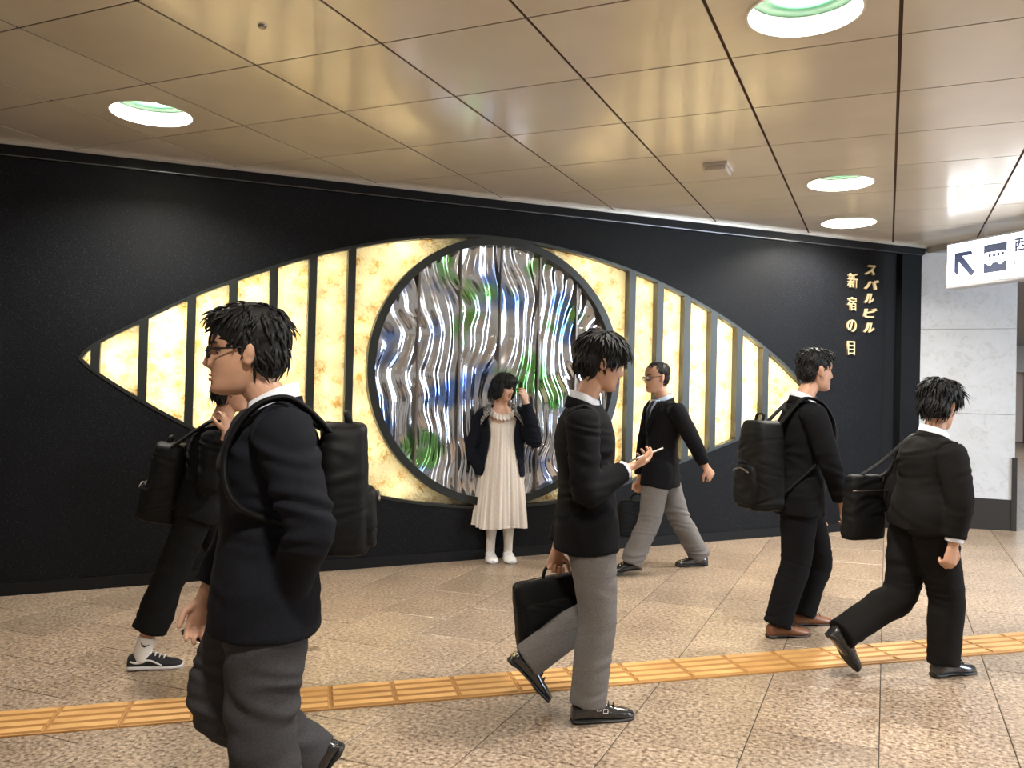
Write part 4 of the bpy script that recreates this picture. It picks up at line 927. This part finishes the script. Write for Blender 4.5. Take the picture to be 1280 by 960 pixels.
# 4. young woman in the ivory dress
sp = POSE['woman']; sh0 = np.array((0, -.130, 0)); a_ = math.radians(sp['rot'])
sp['at'] = (sp['at'][0] - math.sin(a_)*-.130, sp['at'][1] + math.cos(a_)*-.130); sp['J'] = {k: np.array(v) - sh0 for k, v in sp['J'].items()}
f = Fig(sp, 'young woman with bobbed hair in ivory dress and dark cardigan standing against the lit panel'); J = f.J
HM = rotm(44, 10, -5)
body(f, HM, .95, m=M_skinw, hands={'R': dict(n=(-.3, 1, 0), curl=.5, scale=.88), 'L': dict(n=(-.5, -.75, .2), curl=.5, scale=.88, spread=1.1)}, slim=.86)
hair(f.root, J['head'], HM, .95, [((-.014,0,.048),(.114,.100,.090)), ((-.020,.074,-.030),(.070,.030,.098)), ((-.020,-.074,-.030),(.070,.030,.098)), ((-.070,0,-.04),(.050,.088,.092)), ((.055,0,.074),(.054,.080,.040)), ((.036,.076,-.022),(.032,.020,.082)), ((.036,-.076,-.022),(.032,.020,.082))], 240, .05, .0050, 13, .06, -.06, .03, droop=1.2)
def dress():
    rows = [(1.295,.140,.068,0),(1.25,.150,.086,.001),(1.14,.144,.100,.003),(1.02,.146,.108,.006),(.90,.158,.118,.009),(.75,.176,.134,.012),(.60,.192,.148,.015),(.45,.206,.160,.018),(.33,.216,.168,.020),(.285,.219,.170,.021)]
    R = crom(np.array(rows), 5); n = 180; V, F = [], []
    for z, a, b, w in R:
        for k in range(n):
            t = 2*PI*k/n; m_ = 1 + (w*(.6*math.cos(17*t + 1.1*math.sin(3*t)) + .5*math.cos(29*t + 2*math.sin(2*t) + z) + .35*math.sin(7*t + 2.2*z))) / .15*.8
            x, y = b*math.cos(t)*m_, a*math.sin(t)*m_; V.append((x + .004*math.sin(9*z), y, z + (.010*math.sin(3*t) if z < .3 else 0) - .085*max(0, math.cos(t))**1.3*min(1, max(0, (z - 1.10)/.18))))
    mrows = len(R)
    for i in range(mrows-1):
        for k in range(n): F.append((i*n+k, i*n+(k+1) % n, (i+1)*n+(k+1) % n, (i+1)*n+k))
    F.append(tuple(range(n))); o = mesh_obj('dress', V, F, M_dress, f.root, True)
    so = o.modifiers.new('thickness', 'SOLIDIFY'); so.thickness = .003
    return o
dr_ = dress()
V, F = [], []; n = 160                                   # ruffled collar
for k in range(n):
    t = 2*PI*k/n; fr = max(0, math.cos(t))
    for q in range(5):
        r = q/4; rx, ry = .066 + .018*fr + r*.034, .104 + r*.040; rip = r*(.010*math.sin(26*t + .6*math.sin(5*t)))
        V.append((rx*math.cos(t) + .004, ry*math.sin(t), 1.328 - .085*fr**1.3 - r*(.026 + .018*fr) + rip + .02*max(0, -math.cos(t))))
for k in range(n):
    for q in range(4): a, b = k*5 + q, ((k+1) % n)*5 + q; F.append((a, a+1, b+1, b))
o = mesh_obj('ruffle_collar', V, F, M_dress, dr_, True); so = o.modifiers.new('thickness', 'SOLIDIFY'); so.thickness = .003
s = Soup()
for S in 'RL':
    kn, an = J['knee'+S], J['ank'+S]; s.loft([kn + (0, 0, .06), kn, lerp(kn, an, .3), lerp(kn, an, .75), an - (0, 0, .03)], (.055, .052, .054, .040, .038), (.056, .053, .057, .041, .040), side=(0, 1, 0), seg=20)
fuse('tights', s, .007, M_tights, f.root, 2)
for S in 'RL': shoe(f.root, J['ank'+S], J['toe'+S], M_white, M_solew, 'white', .265, f.ground(J['ank'+S]), 1.18)
s = Soup()                                               # open cardigan: a shell round back and sides, with two sleeves
rows = [(1.295,.140,.082,.95),(1.22,.186,.112,.80),(1.08,.190,.128,.62),(.96,.192,.138,.70),(.84,.198,.148,.85),(.72,.204,.152,.95)]
R = crom(np.array(rows), 4); rings = []; n = 44
for z, a, b, op in R:
    ring = [np.array(((b)*math.cos(op + (2*PI-2*op)*k/n), (a)*math.sin(op + (2*PI-2*op)*k/n), z)) for k in range(n+1)]
    ring += [np.array(((b-.022)*math.cos(op + (2*PI-2*op)*k/n), (a-.022)*math.sin(op + (2*PI-2*op)*k/n), z)) for k in range(n, -1, -1)]; rings.append(ring)
s.grid(rings, False); b0 = len(s.V) - sum(len(r) for r in rings); m_ = len(rings[0])
for base in (b0, b0 + (len(rings)-1)*m_):
    for k in range(n): s.F.append((base + k, base + k + 1, base + m_ - 2 - k, base + m_ - 1 - k))
for S, sg in (('R', -1), ('L', 1)):
    sh_, el, w = J['sh'+S], J['el'+S], J['wr'+S]
    s.loft([lerp(J['neck'], sh_, .62) - (0, 0, .06), sh_ - (0, 0, .015), lerp(sh_, el, .5), el, lerp(el, w, .5), lerp(el, w, .98)], (.052, .062, .066, .070, .062, .040), (.060, .070, .070, .072, .062, .042), side=(0, 1, 0), seg=20)
ca = fuse('cardigan', s, .008, M_cardi, f.root, 2, .005, 1.2, 9)
for sg in (-1, 1):                                       # grey lace showing on the shoulders
    V, F = [], []; nu, nv = 14, 8
    for i in range(nu + 1):
        t = .25 + 1.35*i/nu
        for j in range(nv + 1):
            u = j/nv; y = sg*(.098 + .085*u); V.append((.124*math.cos(t)*(1 - .15*u) + .004, y, 1.322 - .060*u*u - .11*max(0, math.cos(t))*(.75 + .35*u) + .006))
    for i in range(nu):
        for j in range(nv): a = i*(nv+1)+j; F.append((a, a+1, a+nv+2, a+nv+1))
    o = mesh_obj('lace_yoke', V, F, M_lace, ca, True); so = o.modifiers.new('thickness', 'SOLIDIFY'); so.thickness = .004

# 5. man with glasses walking left along the wall
f = Fig(POSE['backman'], 'man with glasses in black jacket and light grey trousers walking left beside the wall'); J = f.J
HM = rotm(8, 6, 0)
body(f, HM, 1.02, hands={'R': dict(n=(0, 1, 0), curl=1.2), 'L': dict(n=(.2, -1, 0), curl=.7)}, voxel=.005)
hair(f.root, J['head'], HM, 1.02, [((-.024,0,.050),(.096,.084,.074)), ((-.050,0,.0),(.060,.072,.078))], 260, .032, .0048, 17, .25, -.05, .06)
glasses(f, J['head'], HM, 1.02)
collar(f, HM, M_blueshirt, .040, .070, .30, 0, .28); trousers(f, M_greytr, .075, .102, .084, cuff_r=.080, seed=12, wr=.008); collar(f, HM, M_suit, .026, .080, .30, .020, .45, 'jacket_collar', .016); jacket(f, M_suit, .14, 1.02, 1.0, 14); socks(f, M_black)
def chest_front(f, w_top, z_low, m_shirt, m_tie):
    J = f.J; side = unit(J['shL'] - J['shR']); fw = np.array((side[1], -side[0], 0)); pel, nk = J['pelvis'], J['neck']
    def at(t, y, o): p = lerp(pel, nk, t); k = np.interp(t, (.36, .66, .86, 1.0), (.128, .142, .121, .075)); return p + fw*(k*math.sqrt(max(0, 1 - (y/.19)**2)) + o) + side*y
    V, F = [], []; n, m_ = 14, 8
    for i in range(n+1):
        t = z_low + (1.0 - z_low)*i/n; w = w_top*(i/n)**.8
        for j in range(m_+1): V.append(at(t, w*(2*j/m_ - 1), .008))
    for i in range(n):
        for j in range(m_): a = i*(m_+1)+j; F.append((a, a+1, a+m_+2, a+m_+1))
    sh_ = mesh_obj('shirt_front', V, F, m_shirt, f.root, True); so = sh_.modifiers.new('thickness', 'SOLIDIFY'); so.thickness = .006
    if m_tie:
        s = Soup().loft([at(t, 0, .014) for t in (.98, .94, .80, z_low + .01)], (.020, .016, .028, .034), (.010, .008, .006, .005), side=side, seg=10); plain('tie', s, m_tie, f.root)
    for sg in (-1, 1):
        V, F = [], []
        for i in range(n+1):
            u = i/n; t = z_low + (.985 - z_low)*u; w = w_top*u**.8; lw = .012 + .045*math.sin(PI*min(1, u*1.05))**.7
            for j in range(4): V.append(at(t, sg*(w - .006 + lw*j/3), .016))
        for i in range(n):
            for j in range(3): a = i*4+j; F.append((a, a+1, a+5, a+4))
        o = mesh_obj('lapel', V, F, M_suit, f.root, True); so = o.modifiers.new('thickness', 'SOLIDIFY'); so.thickness = .008
chest_front(f, .070, .48, M_blueshirt, M_tie)
shoe(f.root, J['ankL'], J['toeL'], M_shoeblk, M_sole, 'oxford', .285); shoe(f.root, J['ankR'], J['toeR'], M_shoeblk, M_sole, 'oxford', .285, f.ground(J['ankR']))
bg = f.thing('document_bag', 'slim dark bag in the far hand of the man walking left by the wall', 'bag', J['haR'] + (.0, -.01, -.40))
soft_box((0, 0, 0), (.34, .09, .30), M_nylon, bg, None, 6, .95, 31)
s = Soup().loft([(-.07, 0, .28), (-.05, 0, .335), (0, 0, .35), (.05, 0, .335), (.07, 0, .28)], (.009,)*5, side=(0, 1, 0), seg=8); plain('handle', s, M_nylon, bg)
s = Soup().loft([(-.12, -.048, .235), (.12, -.048, .235)], (.004,)*2, side=(0, 1, 0), seg=8); plain('zip', s, M_chrome, bg)

# 6. man with a backpack, walking right
f = Fig(POSE['backpackman'], 'man in black suit with backpack and brown shoes walking right past the wall lettering'); J = f.J
HM = rotm(-2, 4, 0)
body(f, HM, 1.06, hands={'R': dict(n=(.1, 1, 0), curl=.6), 'L': dict(n=(.1, -1, 0), curl=.6)})
hair(f.root, J['head'], HM, 1.06, HB_SHORT + [((.045,0,.088),(.045,.065,.030))], 380, .038, .0052, 23, .55, -.05, .055)
collar(f, HM, M_shirt, .040, .071, .32); trousers(f, M_suit, .075, .102, .082, cuff_r=.072, seed=15); collar(f, HM, M_suit, .026, .080, .30, .020, .45, 'jacket_collar', .016); jacket(f, M_suit, .13, 1.03, 1.0, 16); socks(f, M_black)
shoe(f.root, J['ankR'], J['toeR'], M_shoebrn, M_solebrn, 'oxford', .285, f.ground(J['ankR'])); shoe(f.root, J['ankL'], J['toeL'], M_shoebrn, M_solebrn, 'oxford', .285, f.ground(J['ankL']))
backpack(f, 'large black backpack on the man in black suit below the gilt lettering', (-.265, 0, .745), (.21, .31, .53), 41)

# 7. man at the far right
f = Fig(POSE['rightman'], 'man in dark suit seen from behind striding right beside the marble pier'); J = f.J
HM = rotm(10, 14, 0)
body(f, HM, 1.0, hands={'R': dict(n=(.1, 1, 0), curl=1.0), 'L': dict(n=(.1, -1, 0), curl=1.1)})
hair(f.root, J['head'], HM, 1.02, HB_MOP[:2] + [((.045,0,.078),(.055,.078,.040)), ((.0,.058,.03),(.052,.030,.040)), ((.0,-.058,.03),(.052,.030,.040))], 440, .058, .0056, 29, .45, -.05, .04)
collar(f, HM, M_shirt, .040, .071, .32); trousers(f, M_brownblack, .075, .102, .084, cuff_r=.074, seed=18, wr=.007); collar(f, HM, M_brownblack, .026, .083, .30, .020, .45, 'jacket_collar', .016); jacket(f, M_brownblack, .075, 1.06, 1.04, 19, .007); socks(f, M_black)
cuff(f, 'R', M_shirt, .016, .042)
shoe(f.root, J['ankR'], J['toeR'], M_shoeblk, M_sole, 'oxford', .29, f.ground(J['ankR'])); shoe(f.root, J['ankL'], J['toeL'], M_shoeblk, M_sole, 'oxford', .285)
bg = f.thing('shoulder_bag', 'dark bag hanging on the far side of the man by the marble pier', 'bag', (-.125, .29, .65))
soft_box((0, 0, 0), (.26, .12, .35), M_nylon, bg, None, 3.2, .86, 51)
sp_ = lerp(J['neck'], J['shL'], .75) - np.array((-.125, .29, .65))
s = Soup().loft([(.08, 0, .32), lerp((.08, 0, .34), sp_ + (.05, .05, -.02), .6), sp_ + (.0, .02, .075), lerp((-.08, 0, .34), sp_ + (-.06, .05, -.02), .6), (-.08, 0, .32)], (.017,)*5, (.005,)*5, side=(0, 1, 0), seg=8); plain('strap', s, M_nylon, bg)
s = Soup().loft([(-.14, -.068, .27), (.14, -.068, .27)], (.004,)*2, side=(0, 1, 0), seg=8); plain('zip', s, M_seam, bg)
